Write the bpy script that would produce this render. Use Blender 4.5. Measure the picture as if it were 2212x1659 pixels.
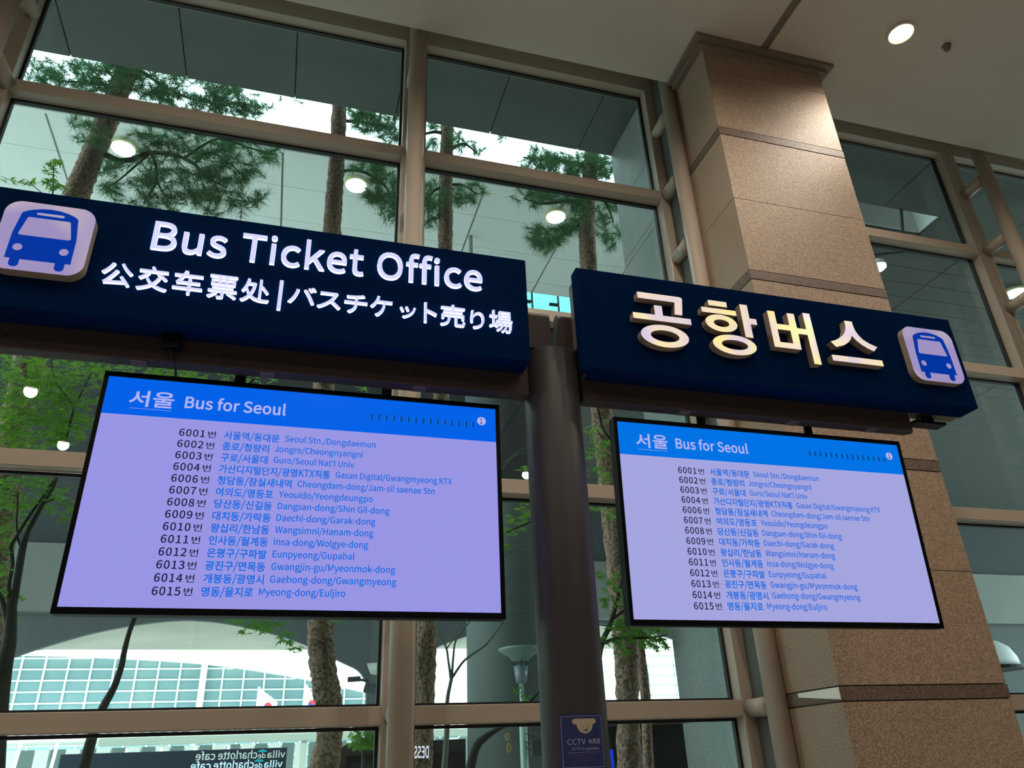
import bpy, bmesh, math, random
import numpy as np
from mathutils import Vector, Matrix

for _o in list(bpy.data.objects):
    bpy.data.objects.remove(_o, do_unlink=True)
SC = bpy.context.scene
COL = SC.collection

# ------------------------------------------------------------------ camera
EYE = 1.6                       # eye height above the hall floor
FPX, YAW, PITCH, ROLL = 1646.115, .2972949, .4670735, -.0413878
_fw = np.array([math.sin(YAW)*math.cos(PITCH), math.cos(YAW)*math.cos(PITCH), math.sin(PITCH)])
_r = np.array([math.cos(YAW), -math.sin(YAW), 0.0])
_u = np.cross(_r, _fw)
RT = _r*math.cos(ROLL) + _u*math.sin(ROLL)
UP = -_r*math.sin(ROLL) + _u*math.cos(ROLL)
cam_d = bpy.data.cameras.new('camera')
cam_d.sensor_fit = 'HORIZONTAL'
cam_d.sensor_width = 36.0
cam_d.lens = FPX/2212*36.0
cam_d.clip_start = .05
cam_d.clip_end = 500
cam = bpy.data.objects.new('camera', cam_d)
COL.objects.link(cam)
cam.matrix_world = Matrix(((RT[0], UP[0], -_fw[0], 0), (RT[1], UP[1], -_fw[1], 0), (RT[2], UP[2], -_fw[2], EYE), (0, 0, 0, 1)))
SC.camera = cam

# ------------------------------------------------------------------ sky, sun, exposure
world = bpy.data.worlds.new('world')
SC.world = world
world.use_nodes = True
_bg = world.node_tree.nodes['Background']
_bg.inputs['Color'].default_value = (.90, .96, 1.0, 1)
_bg.inputs['Strength'].default_value = SKY = 6.5
sun_d = bpy.data.lights.new('sun', 'SUN')
sun_d.energy = 5.0
sun_d.angle = math.radians(4)
sun_d.color = (1, .97, .9)
sun = bpy.data.objects.new('sun', sun_d)
COL.objects.link(sun)
sun.rotation_euler = (math.radians(32), 0, math.radians(-14))
SC.view_settings.view_transform = 'Standard'
SC.view_settings.look = 'None'
SC.view_settings.exposure = 0.0
SC.view_settings.gamma = 1.0
SC.view_settings.use_curve_mapping = False
SC.cycles.transparent_max_bounces = 24
SC.cycles.max_bounces = 10
SC.cycles.sample_clamp_indirect = 4.0

# ------------------------------------------------------------------ helpers
def at(px, py, Y):
    """point where the photo's pixel ray meets the upright plane y = Y"""
    d = _fw*FPX + RT*(px-1106) - UP*(py-829.5)
    d = d*(Y/d[1])
    return Vector((d[0], Y, d[2]+EYE))

def lin(c):
    out = []
    for v in c:
        v = v/255
        out.append(v/12.92 if v <= .04045 else ((v+.055)/1.055)**2.4)
    return (*out, 1.0)

def mat(name, rgb, rough=.5, metal=0.0, spec=.5, emit=None, estr=0.0, noise=None, bump=None, coat=0.0):
    """noise = (scale, second colour, amount); bump = (scale, strength)"""
    m = bpy.data.materials.new(name)
    m.use_nodes = True
    nt = m.node_tree
    b = nt.nodes['Principled BSDF']
    b.inputs['Base Color'].default_value = lin(rgb)
    b.inputs['Roughness'].default_value = rough
    b.inputs['Metallic'].default_value = metal
    b.inputs['Specular IOR Level'].default_value = spec
    b.inputs['Coat Weight'].default_value = coat
    if emit:
        b.inputs['Emission Color'].default_value = lin(emit)
        b.inputs['Emission Strength'].default_value = estr
    if noise or bump:
        tc = nt.nodes.new('ShaderNodeTexCoord')
    if noise:
        n = nt.nodes.new('ShaderNodeTexNoise')
        n.inputs['Scale'].default_value = noise[0]
        n.inputs['Detail'].default_value = 3
        nt.links.new(tc.outputs['Object'], n.inputs['Vector'])
        r = nt.nodes.new('ShaderNodeValToRGB')
        r.color_ramp.elements[0].position = .5-noise[2]
        r.color_ramp.elements[1].position = .5+noise[2]
        r.color_ramp.elements[0].color = lin(noise[1])
        r.color_ramp.elements[1].color = lin(rgb)
        nt.links.new(n.outputs['Fac'], r.inputs['Fac'])
        nt.links.new(r.outputs['Color'], b.inputs['Base Color'])
    if bump:
        n2 = nt.nodes.new('ShaderNodeTexNoise')
        n2.inputs['Scale'].default_value = bump[0]
        n2.inputs['Detail'].default_value = 4
        nt.links.new(tc.outputs['Object'], n2.inputs['Vector'])
        bp = nt.nodes.new('ShaderNodeBump')
        bp.inputs['Strength'].default_value = bump[1]
        bp.inputs['Distance'].default_value = .02
        nt.links.new(n2.outputs['Fac'], bp.inputs['Height'])
        nt.links.new(bp.outputs['Normal'], b.inputs['Normal'])
    return m

def glass_mat(name, tint, refl=1.0):
    """thin architectural glass: tinted straight-through light plus a Fresnel mirror"""
    m = bpy.data.materials.new(name)
    m.use_nodes = True
    nt = m.node_tree
    nt.nodes.clear()
    out = nt.nodes.new('ShaderNodeOutputMaterial')
    mix = nt.nodes.new('ShaderNodeMixShader')
    t = nt.nodes.new('ShaderNodeBsdfTransparent')
    t.inputs['Color'].default_value = lin(tint)
    g = nt.nodes.new('ShaderNodeBsdfGlossy')
    g.inputs['Roughness'].default_value = 0.0
    g.inputs['Color'].default_value = (refl, refl, refl, 1)
    lw = nt.nodes.new('ShaderNodeLayerWeight')      # Schlick curve, the same from both sides
    lw.inputs['Blend'].default_value = .5
    pw = nt.nodes.new('ShaderNodeMath')
    pw.operation = 'POWER'
    pw.inputs[1].default_value = 5
    ma = nt.nodes.new('ShaderNodeMath')
    ma.operation = 'MULTIPLY_ADD'
    ma.inputs[1].default_value = .96
    ma.inputs[2].default_value = .04
    nt.links.new(lw.outputs['Facing'], pw.inputs[0])
    nt.links.new(pw.outputs[0], ma.inputs[0])
    nt.links.new(ma.outputs[0], mix.inputs[0])
    nt.links.new(t.outputs[0], mix.inputs[1])
    nt.links.new(g.outputs[0], mix.inputs[2])
    nt.links.new(mix.outputs[0], out.inputs['Surface'])
    return m

def leaf_mat(name, rgb, trans):
    m = bpy.data.materials.new(name)
    m.use_nodes = True
    nt = m.node_tree
    b = nt.nodes['Principled BSDF']
    b.inputs['Base Color'].default_value = lin(rgb)
    b.inputs['Roughness'].default_value = .55
    t = nt.nodes.new('ShaderNodeBsdfTranslucent')
    t.inputs['Color'].default_value = lin(trans)
    mix = nt.nodes.new('ShaderNodeMixShader')
    mix.inputs[0].default_value = .5
    nt.links.new(b.outputs[0], mix.inputs[1])
    nt.links.new(t.outputs[0], mix.inputs[2])
    nt.links.new(mix.outputs[0], nt.nodes['Material Output'].inputs['Surface'])
    return m

def world_loc(o):
    v = Vector((0, 0, 0))
    while o is not None:
        v += o.location
        o = o.parent
    return v

def obj(name, verts, faces, mats, parent=None, smooth=False, fmat=None):
    """link ONE mesh object; verts are in world space (unrotated)"""
    me = bpy.data.meshes.new(name)
    v = np.asarray(verts, dtype=float).reshape(-1, 3)
    if parent is None:
        lo, hi = v.min(0), v.max(0)
        base = Vector(((lo[0]+hi[0])/2, (lo[1]+hi[1])/2, lo[2]))
    else:
        base = world_loc(parent)
    v = v - np.array(base)
    me.from_pydata(v.tolist(), [], [list(f) for f in faces])
    for m in (mats if isinstance(mats, (list, tuple)) else [mats]):
        me.materials.append(m)
    if fmat is not None:
        me.polygons.foreach_set('material_index', fmat)
    if smooth:
        me.polygons.foreach_set('use_smooth', [True]*len(me.polygons))
    me.update()
    o = bpy.data.objects.new(name, me)
    COL.objects.link(o)
    if parent is None:
        o.location = base
    else:
        o.parent = parent
    return o

def tag(o, label, cat, group=None):
    o['label'] = label
    o['category'] = cat
    if group:
        o['group'] = group
    return o

def thing(name, label, cat, loc=(0, 0, 0), group=None):
    o = bpy.data.objects.new(name, None)
    o.empty_display_size = .1
    COL.objects.link(o)
    o.location = loc
    return tag(o, label, cat, group)

def struct(o):
    o['kind'] = 'structure'
    return o

def sthing(name, loc=(0, 0, 0)):
    o = bpy.data.objects.new(name, None)
    o.empty_display_size = .1
    COL.objects.link(o)
    o.location = loc
    return struct(o)

def dup(root, loc, label, rot=None):
    r = root.copy()
    COL.objects.link(r)
    r.location = loc
    r['label'] = label
    if rot:
        r.rotation_euler = rot
    for ch in list(root.children):
        c = ch.copy()
        COL.objects.link(c)
        c.parent = r
        for g in list(ch.children):
            d = g.copy()
            COL.objects.link(d)
            d.parent = c
    return r

class MB:
    """collects solids, then links them as one mesh"""
    def __init__(s):
        s.v, s.f, s.m = [], [], []
    def add(s, v, f, mi=0):
        n = len(s.v)
        s.v += [tuple(p) for p in v]
        s.f += [tuple(i+n for i in q) for q in f]
        s.m += [mi]*len(f)
        return s
    def box(s, x0, x1, y0, y1, z0, z1, mi=0, bev=0.0):
        if bev <= 0:
            v = [(x, y, z) for x in (x0, x1) for y in (y0, y1) for z in (z0, z1)]
            f = [(0, 1, 3, 2), (4, 6, 7, 5), (0, 4, 5, 1), (2, 3, 7, 6), (0, 2, 6, 4), (1, 5, 7, 3)]
            return s.add(v, f, mi)
        bm = bmesh.new()
        bmesh.ops.create_cube(bm, size=1)
        for w in bm.verts:
            w.co = Vector((x0+(w.co.x+.5)*(x1-x0), y0+(w.co.y+.5)*(y1-y0), z0+(w.co.z+.5)*(z1-z0)))
        bmesh.ops.bevel(bm, geom=bm.edges[:], offset=bev, segments=2, profile=.5, affect='EDGES')
        bm.verts.index_update()
        s.add([w.co[:] for w in bm.verts], [[w.index for w in q.verts] for q in bm.faces], mi)
        bm.free()
        return s
    def tube(s, pts, rad, n=10, mi=0, caps=True, rough=0.0, rng=None):
        pts = [Vector(p) for p in pts]
        rad = rad if isinstance(rad, (list, tuple)) else [rad]*len(pts)
        v, f = [], []
        ref = Vector((.31, .17, .93)) if abs((pts[-1]-pts[0]).normalized().z) < .8 else Vector((1, .05, 0))
        for i, p in enumerate(pts):
            d = (pts[min(i+1, len(pts)-1)] - pts[max(i-1, 0)]).normalized()
            a = d.cross(ref).normalized()
            b = d.cross(a)
            for k in range(n):
                t = 2*math.pi*k/n
                q = rad[i]*(1 + (rng.uniform(-rough, rough) if rng else 0))
                v.append(p + a*math.cos(t)*q + b*math.sin(t)*q)
        for i in range(len(pts)-1):
            for k in range(n):
                k2 = (k+1) % n
                f.append((i*n+k, i*n+k2, (i+1)*n+k2, (i+1)*n+k))
        if caps:
            f.append(tuple(range(n-1, -1, -1)))
            f.append(tuple(range((len(pts)-1)*n, len(pts)*n)))
        return s.add(v, f, mi)
    def lathe(s, prof, cx, cy, n=24, mi=0):
        """prof: (radius, z) pairs"""
        v, f = [], []
        for r, z in prof:
            for k in range(n):
                t = 2*math.pi*k/n
                v.append((cx+r*math.cos(t), cy+r*math.sin(t), z))
        for i in range(len(prof)-1):
            for k in range(n):
                k2 = (k+1) % n
                f.append((i*n+k, i*n+k2, (i+1)*n+k2, (i+1)*n+k))
        f.append(tuple(range(n-1, -1, -1)))
        f.append(tuple(range((len(prof)-1)*n, len(prof)*n)))
        return s.add(v, f, mi)
    def build(s, name, mats, parent=None, smooth=False):
        return obj(name, s.v, s.f, mats, parent, smooth, s.m)

def smooth_path(pts, k=4):
    """Catmull-Rom through points given as tuples of any length"""
    p = [np.array(q, float) for q in pts]
    p = [2*p[0]-p[1]] + p + [2*p[-1]-p[-2]]
    out = []
    for i in range(1, len(p)-2):
        for j in range(k):
            t = j/k
            out.append(.5*((2*p[i]) + (p[i+1]-p[i-1])*t + (2*p[i-1]-5*p[i]+4*p[i+1]-p[i+2])*t*t + (3*p[i]-p[i-1]-3*p[i+1]+p[i+2])*t**3))
    out.append(p[-2])
    return out

# ------------------------------------------------------------------ outlines and lettering
def to_poly(L, res=5):
    """bezier loop (x, z, left handle offset, right handle offset) sampled to points"""
    if len(L[0]) == 2:
        P = [np.array(q, float) for q in L]
    else:
        P = []
        n = len(L)
        for i in range(n):
            p, q = L[i], L[(i+1) % n]
            a, d = np.array(p[:2], float), np.array(q[:2], float)
            b, c = a+np.array(p[4:6]), d+np.array(q[2:4])
            ch = d-a
            ln = math.hypot(*ch)
            if ln < 1e-6:
                P.append(a)
                continue
            dev = max(abs(ch[0]*(w-a)[1]-ch[1]*(w-a)[0]) for w in (b, c))/ln
            k = res if dev > .004*ln and dev > 1e-4 else 1
            for j in range(k):
                t = j/k
                P.append(a*(1-t)**3+3*b*t*(1-t)**2+3*c*t*t*(1-t)+d*t**3)
    out = []
    for p in P:
        if not out or np.hypot(*(p-out[-1])) > 1e-5:
            out.append(p)
    if len(out) > 1 and np.hypot(*(out[0]-out[-1])) < 1e-5:
        out.pop()
    return out

def area2(P):
    return sum(P[i-1][0]*P[i][1]-P[i][0]*P[i-1][1] for i in range(len(P)))

def grow(P, d, sgn):
    """move every edge of a closed outline outwards by d"""
    n = len(P)
    out = []
    for i in range(n):
        a, p, b = P[i-1], P[i], P[(i+1) % n]
        e1, e2 = p-a, b-p
        e1, e2 = e1/np.hypot(*e1), e2/np.hypot(*e2)
        n1, n2 = np.array([e1[1], -e1[0]]), np.array([e2[1], -e2[0]])
        m = n1+n2
        k = max(1+float(n1@n2), .45)
        out.append(p + m*(sgn*d/k))
    return out

def fill2d(loops, depth=0.0, offset=0.0):
    """loops of (x, z) points, or bezier loops of 6-tuples; returns verts (x, z, d) with d in -depth/2..depth/2, faces"""
    polys = [to_poly(L) for L in loops]
    polys = [P for P in polys if len(P) > 2]
    if offset and polys:
        big = max(polys, key=lambda P: abs(area2(P)))
        sgn = 1 if area2(big) > 0 else -1
        polys = [grow(P, offset, sgn) for P in polys]
    cu = bpy.data.curves.new('outline', 'CURVE')
    cu.dimensions = '2D'
    cu.fill_mode = 'BOTH'
    cu.extrude = depth/2
    for P in polys:
        sp = cu.splines.new('POLY')
        sp.points.add(len(P)-1)
        for p, q in zip(sp.points, P):
            p.co = (q[0], q[1], 0, 1)
        sp.use_cyclic_u = True
    return _mesh_of(cu)

def _mesh_of(cu):
    o = bpy.data.objects.new('outline', cu)
    COL.objects.link(o)
    dg = bpy.context.evaluated_depsgraph_get()
    dg.update()
    me = bpy.data.meshes.new_from_object(o.evaluated_get(dg))
    v = np.array([q.co[:] for q in me.vertices]) if len(me.vertices) else np.zeros((0, 3))
    f = [tuple(p.vertices) for p in me.polygons]
    bpy.data.objects.remove(o)
    bpy.data.curves.remove(cu)
    bpy.data.meshes.remove(me)
    return v, f

GLYPHS = ''''|331|131 575 -7 74 23 0,199 575 -23 0 7 74,219 796 -7 -73 1 41,221 918 0 -41 -38 0,107 918 38 0 1 -41,110 796 -1 41 7 -73
-|413|55 292 0 27 101 0,360 292 -102 0 0 27,360 375 0 -28 -102 0,55 375 101 0 0 -28
.|331|165 -15 -44 0 43 0,244 67 0 -49 0 50,165 150 43 0 -44 0,87 67 0 50 0 -49
/|467|13 -213 119 386 27 0,93 -213 -27 0 119 386,449 945 -119 -386 -26 0,370 945 26 0 -119 -386
0|661|331 -15 -167 0 165 0,602 439 0 -304 0 303,331 888 165 0 -167 0,60 439 0 303 0 -304/331 73 99 0 -99 0,164 439 0 -256 0 255,331 802 -99 0 99 0,498 439 0 255 0 -256
1|661|105 0 0 30 159 0,583 0 -159 0 0 30,583 90 0 -30 -58 0,408 90 59 0 0 261,408 873 0 -261 -27 0,325 873 28 0 -48 -28,144 811 77 14 0 -23,144 742 0 23 52 0,300 742 -52 0 0 -217,300 90 0 218 -65 0,105 90 65 0 0 -30
2|661|52 0 0 21 183 0,601 0 -183 0 0 31,601 94 0 -31 -80 0,360 94 80 0 -45 0,217 86 45 3 204 194,560 632 0 -175 0 155,305 888 156 0 -111 0,48 761 70 77 21 -21,111 699 -21 20 49 58,292 800 -72 0 108 0,452 627 0 100 0 -150,52 64 274 240 0 -21
3|661|313 -15 -136 0 156 0,594 233 0 -156 0 121,410 455 102 -25 0 2,410 461 0 -2 92 32,564 670 0 -106 0 138,310 888 147 0 -100 0,67 785 65 59 19 -23,125 715 -19 23 50 50,306 800 -70 0 92 0,454 662 0 83 0 -94,212 495 181 0 0 -28,212 412 0 28 202 0,483 237 0 106 0 -100,306 75 105 0 -99 0,90 175 52 -52 -18 -23,35 105 18 23 57 -63
4|661|405 0 0 80 34 0,507 0 -34 0 0 80,507 240 0 -80 39 0,624 240 -39 0 0 29,624 327 0 -29 -39 0,507 327 39 0 0 182,507 873 0 -182 -40 0,387 873 40 0 -121 -187,24 312 121 187 0 -24,24 240 0 24 127 0,405 240 -127 0 0 -80/405 327 0 90 -90 0,137 327 89 0 66 100,336 625 -67 -99 25 43,406 754 -21 -42 2 0,411 754 -2 0 -3 -44,405 595 0 43 0 -89
5|661|312 -15 -137 0 146 0,598 283 0 -190 0 193,335 562 144 0 -53 0,204 527 39 22 7 85,226 780 -7 -84 110 0,555 780 -110 0 0 31,555 873 0 -31 -142 0,131 873 141 0 -10 -136,102 465 10 136 20 -12,161 429 -20 12 50 33,306 480 -58 0 109 0,487 281 0 125 0 -127,301 75 104 0 -101 0,87 171 49 -50 -18 -23,32 100 18 24 60 -58
6|661|358 -15 -166 0 136 0,610 268 0 -169 0 183,367 542 147 0 -68 0,169 437 54 65 5 270,394 799 -121 0 52 0,532 732 -33 41 21 22,594 799 -21 -22 -49 52,389 888 91 0 -169 0,67 417 0 341 0 -288/171 350 12 -181 58 81,349 461 -54 0 106 0,506 268 0 118 0 -119,358 70 84 0 -109 0
7|661|236 0 15 331 37 0,349 0 -38 0 14 342,605 807 -205 -262 0 22,605 873 0 -22 -182 0,58 873 182 0 0 -31,58 780 0 31 142 0,482 780 -141 0 -171 -238
8|661|333 -15 -162 0 163 0,606 210 0 -127 0 120,460 439 76 -44 0 2,460 445 0 -2 51 41,575 656 0 -92 0 134,336 886 149 0 -136 0,96 664 0 132 0 -91,214 463 -63 44 0 -1,214 458 0 2 -79 -43,55 217 0 116 0 -135/393 474 58 52 -104 40,195 664 0 -103 0 85,335 805 -81 0 92 0,482 650 0 87 0 -64/335 65 101 0 -105 0,151 226 0 -93 0 84,271 424 -70 -45 124 -50,502 213 0 118 0 -87
9|661|280 -15 -95 0 163 0,596 474 0 -354 0 277,302 888 168 0 -135 0,52 605 0 170 0 -180,293 331 -145 0 72 0,494 437 -54 -64 -8 -270,276 75 112 0 -57 0,129 142 38 -42 -20 -23,69 74 20 22 49 -51/493 529 -12 179 -58 -84,311 412 58 0 -104 0,155 605 0 -117 0 120,304 804 -85 0 110 0
B|782|120 0 0 291 93 0,398 0 -93 0 195 0,729 256 0 -171 0 119,551 464 104 -20 0 2,551 470 0 -2 82 26,679 660 0 -87 0 153,379 873 176 0 -87 0,120 873 86 0 0 -291/230 502 43 0 0 95,230 786 0 -95 45 0,364 786 -45 0 137 0,570 645 0 103 0 -89,360 502 150 0 -44 0/230 88 51 0 0 110,230 417 0 -110 51 0,382 417 -51 0 154 0,620 260 0 108 0 -118,382 88 150 0 -51 0
C|760|449 -15 -218 0 113 0,717 110 -69 -80 -21 23,656 180 20 -24 -56 -62,454 81 83 0 -167 0,182 439 0 -220 0 218,457 792 -164 0 75 0,636 710 -47 48 20 23,695 781 -20 -24 -50 56,456 888 106 0 -221 0,69 436 0 282 0 -284
D|819|120 0 0 291 74 0,343 0 -74 0 263 0,749 439 0 -276 0 279,338 873 268 0 -73 0,120 873 73 0 0 -291/230 90 33 0 0 231,230 783 0 -231 33 0,329 783 -33 0 206 0,636 439 0 222 0 -220,329 90 206 0 -33 0
E|701|120 0 0 291 172 0,636 0 -172 0 0 31,636 94 0 -31 -136 0,230 94 135 0 0 106,230 412 0 -106 110 0,561 412 -111 0 0 31,561 506 0 -31 -111 0,230 506 110 0 0 91,230 780 0 -92 131 0,623 780 -131 0 0 31,623 873 0 -31 -168 0,120 873 168 0 0 -291
G|820|463 -15 -230 0 117 0,732 86 -56 -59 0 122,732 452 0 -122 -95 0,445 452 96 0 0 -30,445 361 0 30 62 0,631 361 -62 0 0 -76,631 132 0 76 -35 -32,474 81 62 0 -187 0,182 439 0 -220 0 218,473 792 -177 0 87 0,661 710 -44 45 20 23,720 781 -20 -24 -50 52,469 888 121 0 -231 0,69 436 0 282 0 -284
H|867|120 0 0 291 37 0,230 0 -37 0 0 137,230 412 0 -137 135 0,637 412 -136 0 0 -137,637 0 0 137 37 0,748 0 -37 0 0 291,748 873 0 -291 -37 0,637 873 37 0 0 -122,637 507 0 122 -136 0,230 507 135 0 0 122,230 873 0 -122 -37 0,120 873 37 0 0 -291
I|349|120 0 0 291 37 0,230 0 -37 0 0 291,230 873 0 -291 -37 0,120 873 37 0 0 -291
J|637|282 -15 -111 0 170 0,523 256 0 -151 0 206,523 873 0 -206 -37 0,412 873 37 0 0 -202,412 267 0 202 0 -132,271 81 94 0 -63 0,120 180 40 -70 -26 -19,42 123 26 19 51 -91
K|769|120 0 0 291 37 0,230 0 -37 0 0 92,230 276 0 -92 50 60,380 455 -50 -60 87 -152,642 0 -88 152 41 0,764 0 -41 0 -105 181,449 542 105 -181 91 110,723 873 -92 -111 -42 0,598 873 41 0 -122 -146,232 435 122 146 -1 0,230 435 1 0 0 146,230 873 0 -146 -37 0,120 873 37 0 0 -291
M|967|120 0 0 291 33 0,219 0 -33 0 0 161,219 483 0 -161 0 75,205 740 7 -76 1 0,210 740 -2 0 23 -66,280 542 -24 66 55 -152,445 88 -55 151 25 0,519 88 -25 0 55 151,683 542 -54 -152 24 66,754 740 -24 -66 1 0,758 740 -1 0 -6 -76,744 483 0 75 0 -161,744 0 0 161 34 0,846 0 -34 0 0 291,846 873 0 -291 -44 0,714 873 44 0 -55 -156,548 406 55 156 -21 -60,487 224 23 61 -2 0,482 224 2 0 -21 61,419 406 23 -60 -56 156,252 873 56 -156 -44 0,120 873 44 0 0 -291
N|861|120 0 0 291 35 0,224 0 -35 0 0 153,224 458 0 -152 0 92,211 731 4 -88 1 0,215 731 -1 0 32 -60,310 551 -32 60 105 -184,627 0 -106 184 38 0,740 0 -37 0 0 291,740 873 0 -291 -34 0,636 873 35 0 0 -152,636 419 0 151 0 -90,651 143 -7 87 -2 0,645 143 2 0 -31 60,551 323 32 -60 -106 183,232 873 106 -184 -37 0,120 873 38 0 0 -291
O|883|442 -15 -219 0 219 0,814 439 0 -279 0 280,442 888 219 0 -219 0,69 439 0 280 0 -279/442 81 157 0 -157 0,182 439 0 -218 0 218,442 792 -157 0 157 0,701 439 0 218 0 -218
R|756|230 458 49 0 0 109,230 783 0 -108 49 0,376 783 -49 0 137 0,588 629 0 114 0 -115,376 458 137 0 -49 0/599 0 -71 123 41 0,723 0 -42 0 -74 127,501 382 74 -127 118 29,698 629 0 -137 0 181,393 873 177 0 -91 0,120 873 91 0 0 -291,120 0 0 291 37 0,230 0 -37 0 0 123,230 370 0 -123 52 0,387 370 -52 0 71 -123
S|710|362 -15 -124 0 182 0,658 232 0 -138 0 130,479 465 101 -44 -42 18,355 519 41 -18 -68 29,210 665 0 -85 0 78,373 792 -99 0 81 0,571 711 -53 50 19 23,629 781 -19 -23 -61 63,373 888 103 0 -159 0,98 657 0 135 0 -127,275 433 -81 35 42 -18,400 379 -42 18 83 -37,546 223 0 90 0 -85,363 81 116 0 -90 0,123 189 62 -65 -22 -25,57 113 22 25 75 -78
T|713|301 0 0 260 37 0,412 0 -37 0 0 260,412 780 0 -260 88 0,676 780 -88 0 0 31,676 873 0 -31 -213 0,37 873 213 0 0 -31,37 780 0 31 88 0,301 780 -88 0 0 -260
U|858|430 -15 -179 0 177 0,743 360 0 -280 0 171,743 873 0 -171 -35 0,637 873 35 0 0 -172,637 357 0 172 0 -209,430 81 115 0 -115 0,226 357 0 -209 0 172,226 873 0 -172 -36 0,117 873 36 0 0 -171,117 360 0 171 0 -280
V|685|280 0 -93 291 42 0,407 0 -42 0 93 291,685 873 -93 -291 -38 0,573 873 37 0 -47 -158,432 400 47 158 -30 -102,348 112 33 102 -2 0,343 112 1 0 -32 102,258 400 30 -102 -47 158,117 873 47 -158 -39 0,1 873 39 0 93 -291
W|1045|215 0 -61 291 44 0,346 0 -43 0 44 175,476 526 -43 -175 14 69,520 725 -13 -67 2 0,525 725 -2 0 14 -67,568 526 -16 69 44 -175,700 0 -44 175 44 0,833 0 -44 0 60 291,1013 873 -60 -291 -35 0,908 873 35 0 -31 -159,814 398 32 158 -15 -94,767 114 15 96 -3 0,760 114 2 0 -22 96,698 398 21 -93 -41 158,576 873 41 -159 -34 0,475 873 34 0 -40 -159,355 398 40 158 -22 -94,293 114 19 96 -2 0,288 114 2 0 -18 96,236 398 18 -94 -31 158,144 873 31 -159 -38 0,31 873 38 0 61 -291
X|682|20 0 85 150 39 0,137 0 -39 0 42 79,262 236 -42 -79 23 44,332 377 -25 -53 2 0,337 377 -2 0 28 -53,412 236 -23 44 43 -79,542 0 -44 79 40 0,663 0 -40 0 -85 148,407 445 85 -148 80 143,645 873 -79 -143 -38 0,530 873 38 0 -39 -75,413 650 39 74 -21 -40,351 521 24 52 -1 0,346 521 2 0 -28 52,277 650 23 -40 -39 74,158 873 40 -75 -40 0,37 873 40 0 79 -141,275 451 -79 141 -85 -150
Y|632|261 0 0 113 36 0,370 0 -36 0 0 113,370 338 0 -113 88 178,633 873 -87 -179 -38 0,519 873 38 0 -37 -83,407 626 37 82 -27 -64,319 435 31 65 -2 0,314 435 2 0 -31 65,229 626 28 -64 -38 82,115 873 38 -83 -38 0,-1 873 39 0 87 -179,261 338 -88 178 0 -113
a|670|258 -15 -108 0 80 0,473 77 -62 -51 1 0,476 77 -1 0 3 -25,486 0 -3 26 29 0,575 0 -30 0 0 133,575 398 0 -133 0 160,351 663 159 0 -105 0,98 579 58 38 14 -25,139 504 -14 25 51 34,333 573 -75 0 106 0,467 410 0 83 -275 -31,70 168 0 140 0 -117/289 73 62 0 -64 0,175 175 0 -74 0 83,467 337 -218 -25 0 -60,467 157 0 60 -63 -56
b|736|394 -15 -59 0 148 0,675 333 0 -221 0 200,418 663 167 0 -73 0,214 573 60 50 2 38,219 688 -2 -38 0 87,219 948 0 -87 -36 0,110 948 36 0 0 -316,110 0 0 316 28 0,196 0 -29 0 4 22,206 67 -3 -23 2 0,211 67 -2 0 56 -52/376 76 107 0 -43 0,219 143 56 -50 0 113,219 483 0 -113 61 57,390 571 -53 0 124 0,562 332 0 144 0 -159
c|607|364 -15 -171 0 78 0,574 65 -59 -50 -16 25,526 139 16 -24 -40 -35,374 75 59 0 -119 0,174 323 0 -149 0 148,377 571 -117 0 50 0,506 515 -37 34 18 24,561 587 -19 -24 -46 40,373 663 84 0 -167 0,62 323 0 215 0 -215
d|738|330 -15 -162 0 77 0,526 76 -50 -50 1 0,530 76 -1 0 3 -25,539 0 -3 25 30 0,629 0 -30 0 0 316,629 948 0 -316 -37 0,519 948 37 0 0 -83,519 699 0 83 2 -37,525 588 -2 37 -57 47,343 663 76 0 -148 0,63 323 0 209 0 -216/354 76 59 0 -114 0,175 324 0 -156 0 147,362 571 -104 0 53 0,519 504 -54 48 0 -114,519 164 0 113 -54 -59
e|660|371 -15 -172 0 87 0,583 50 -56 -37 -12 24,545 123 13 -25 -49 -33,383 71 63 0 -122 0,169 298 7 -138 145 0,605 298 -145 0 2 16,610 360 0 -24 0 184,351 663 166 0 -147 0,62 323 0 210 0 -213/168 375 115 0 13 129,354 576 -92 0 101 0,514 375 0 131 -115 0
f|387|39 558 0 28 30 0,127 558 -29 0 0 -186,127 0 0 186 36 0,236 0 -36 0 0 186,236 558 0 -186 45 0,373 558 -46 0 0 30,373 646 0 -29 -46 0,236 646 45 0 0 35,236 749 0 -34 0 83,327 876 -62 0 23 0,400 858 -24 12 8 29,424 943 -8 -28 -30 12,315 963 41 0 -128 0,127 750 0 131 0 -35,127 646 0 35 -29 -2,39 640 30 2 0 -27
g|671|327 -298 -157 0 200 0,655 -74 0 -120 0 107,430 80 149 0 -43 0,302 80 43 0 -87 0,189 150 0 -40 0 36,231 227 -24 -20 29 -14,326 205 -31 0 134 0,563 430 0 -138 0 56,511 563 31 -30 44 0,643 563 -44 0 0 28,643 646 0 -27 -75 0,418 646 75 0 -23 10,326 663 37 0 -130 0,85 432 0 142 0 -77,169 258 -43 34 0 -1,169 254 0 1 -34 -24,98 133 0 54 0 -51,156 27 -33 21 0 -2,156 21 0 2 -61 -36,61 -125 0 56 0 -111/326 279 75 0 -74 0,189 432 0 -94 0 95,326 583 -75 0 78 0,464 432 0 95 0 -94/343 -223 125 0 -118 0,156 -110 0 -69 0 37,221 0 -46 -33 29 -7,305 -10 -24 0 37 0,417 -10 -38 0 85 0,548 -92 0 61 0 -66
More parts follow.
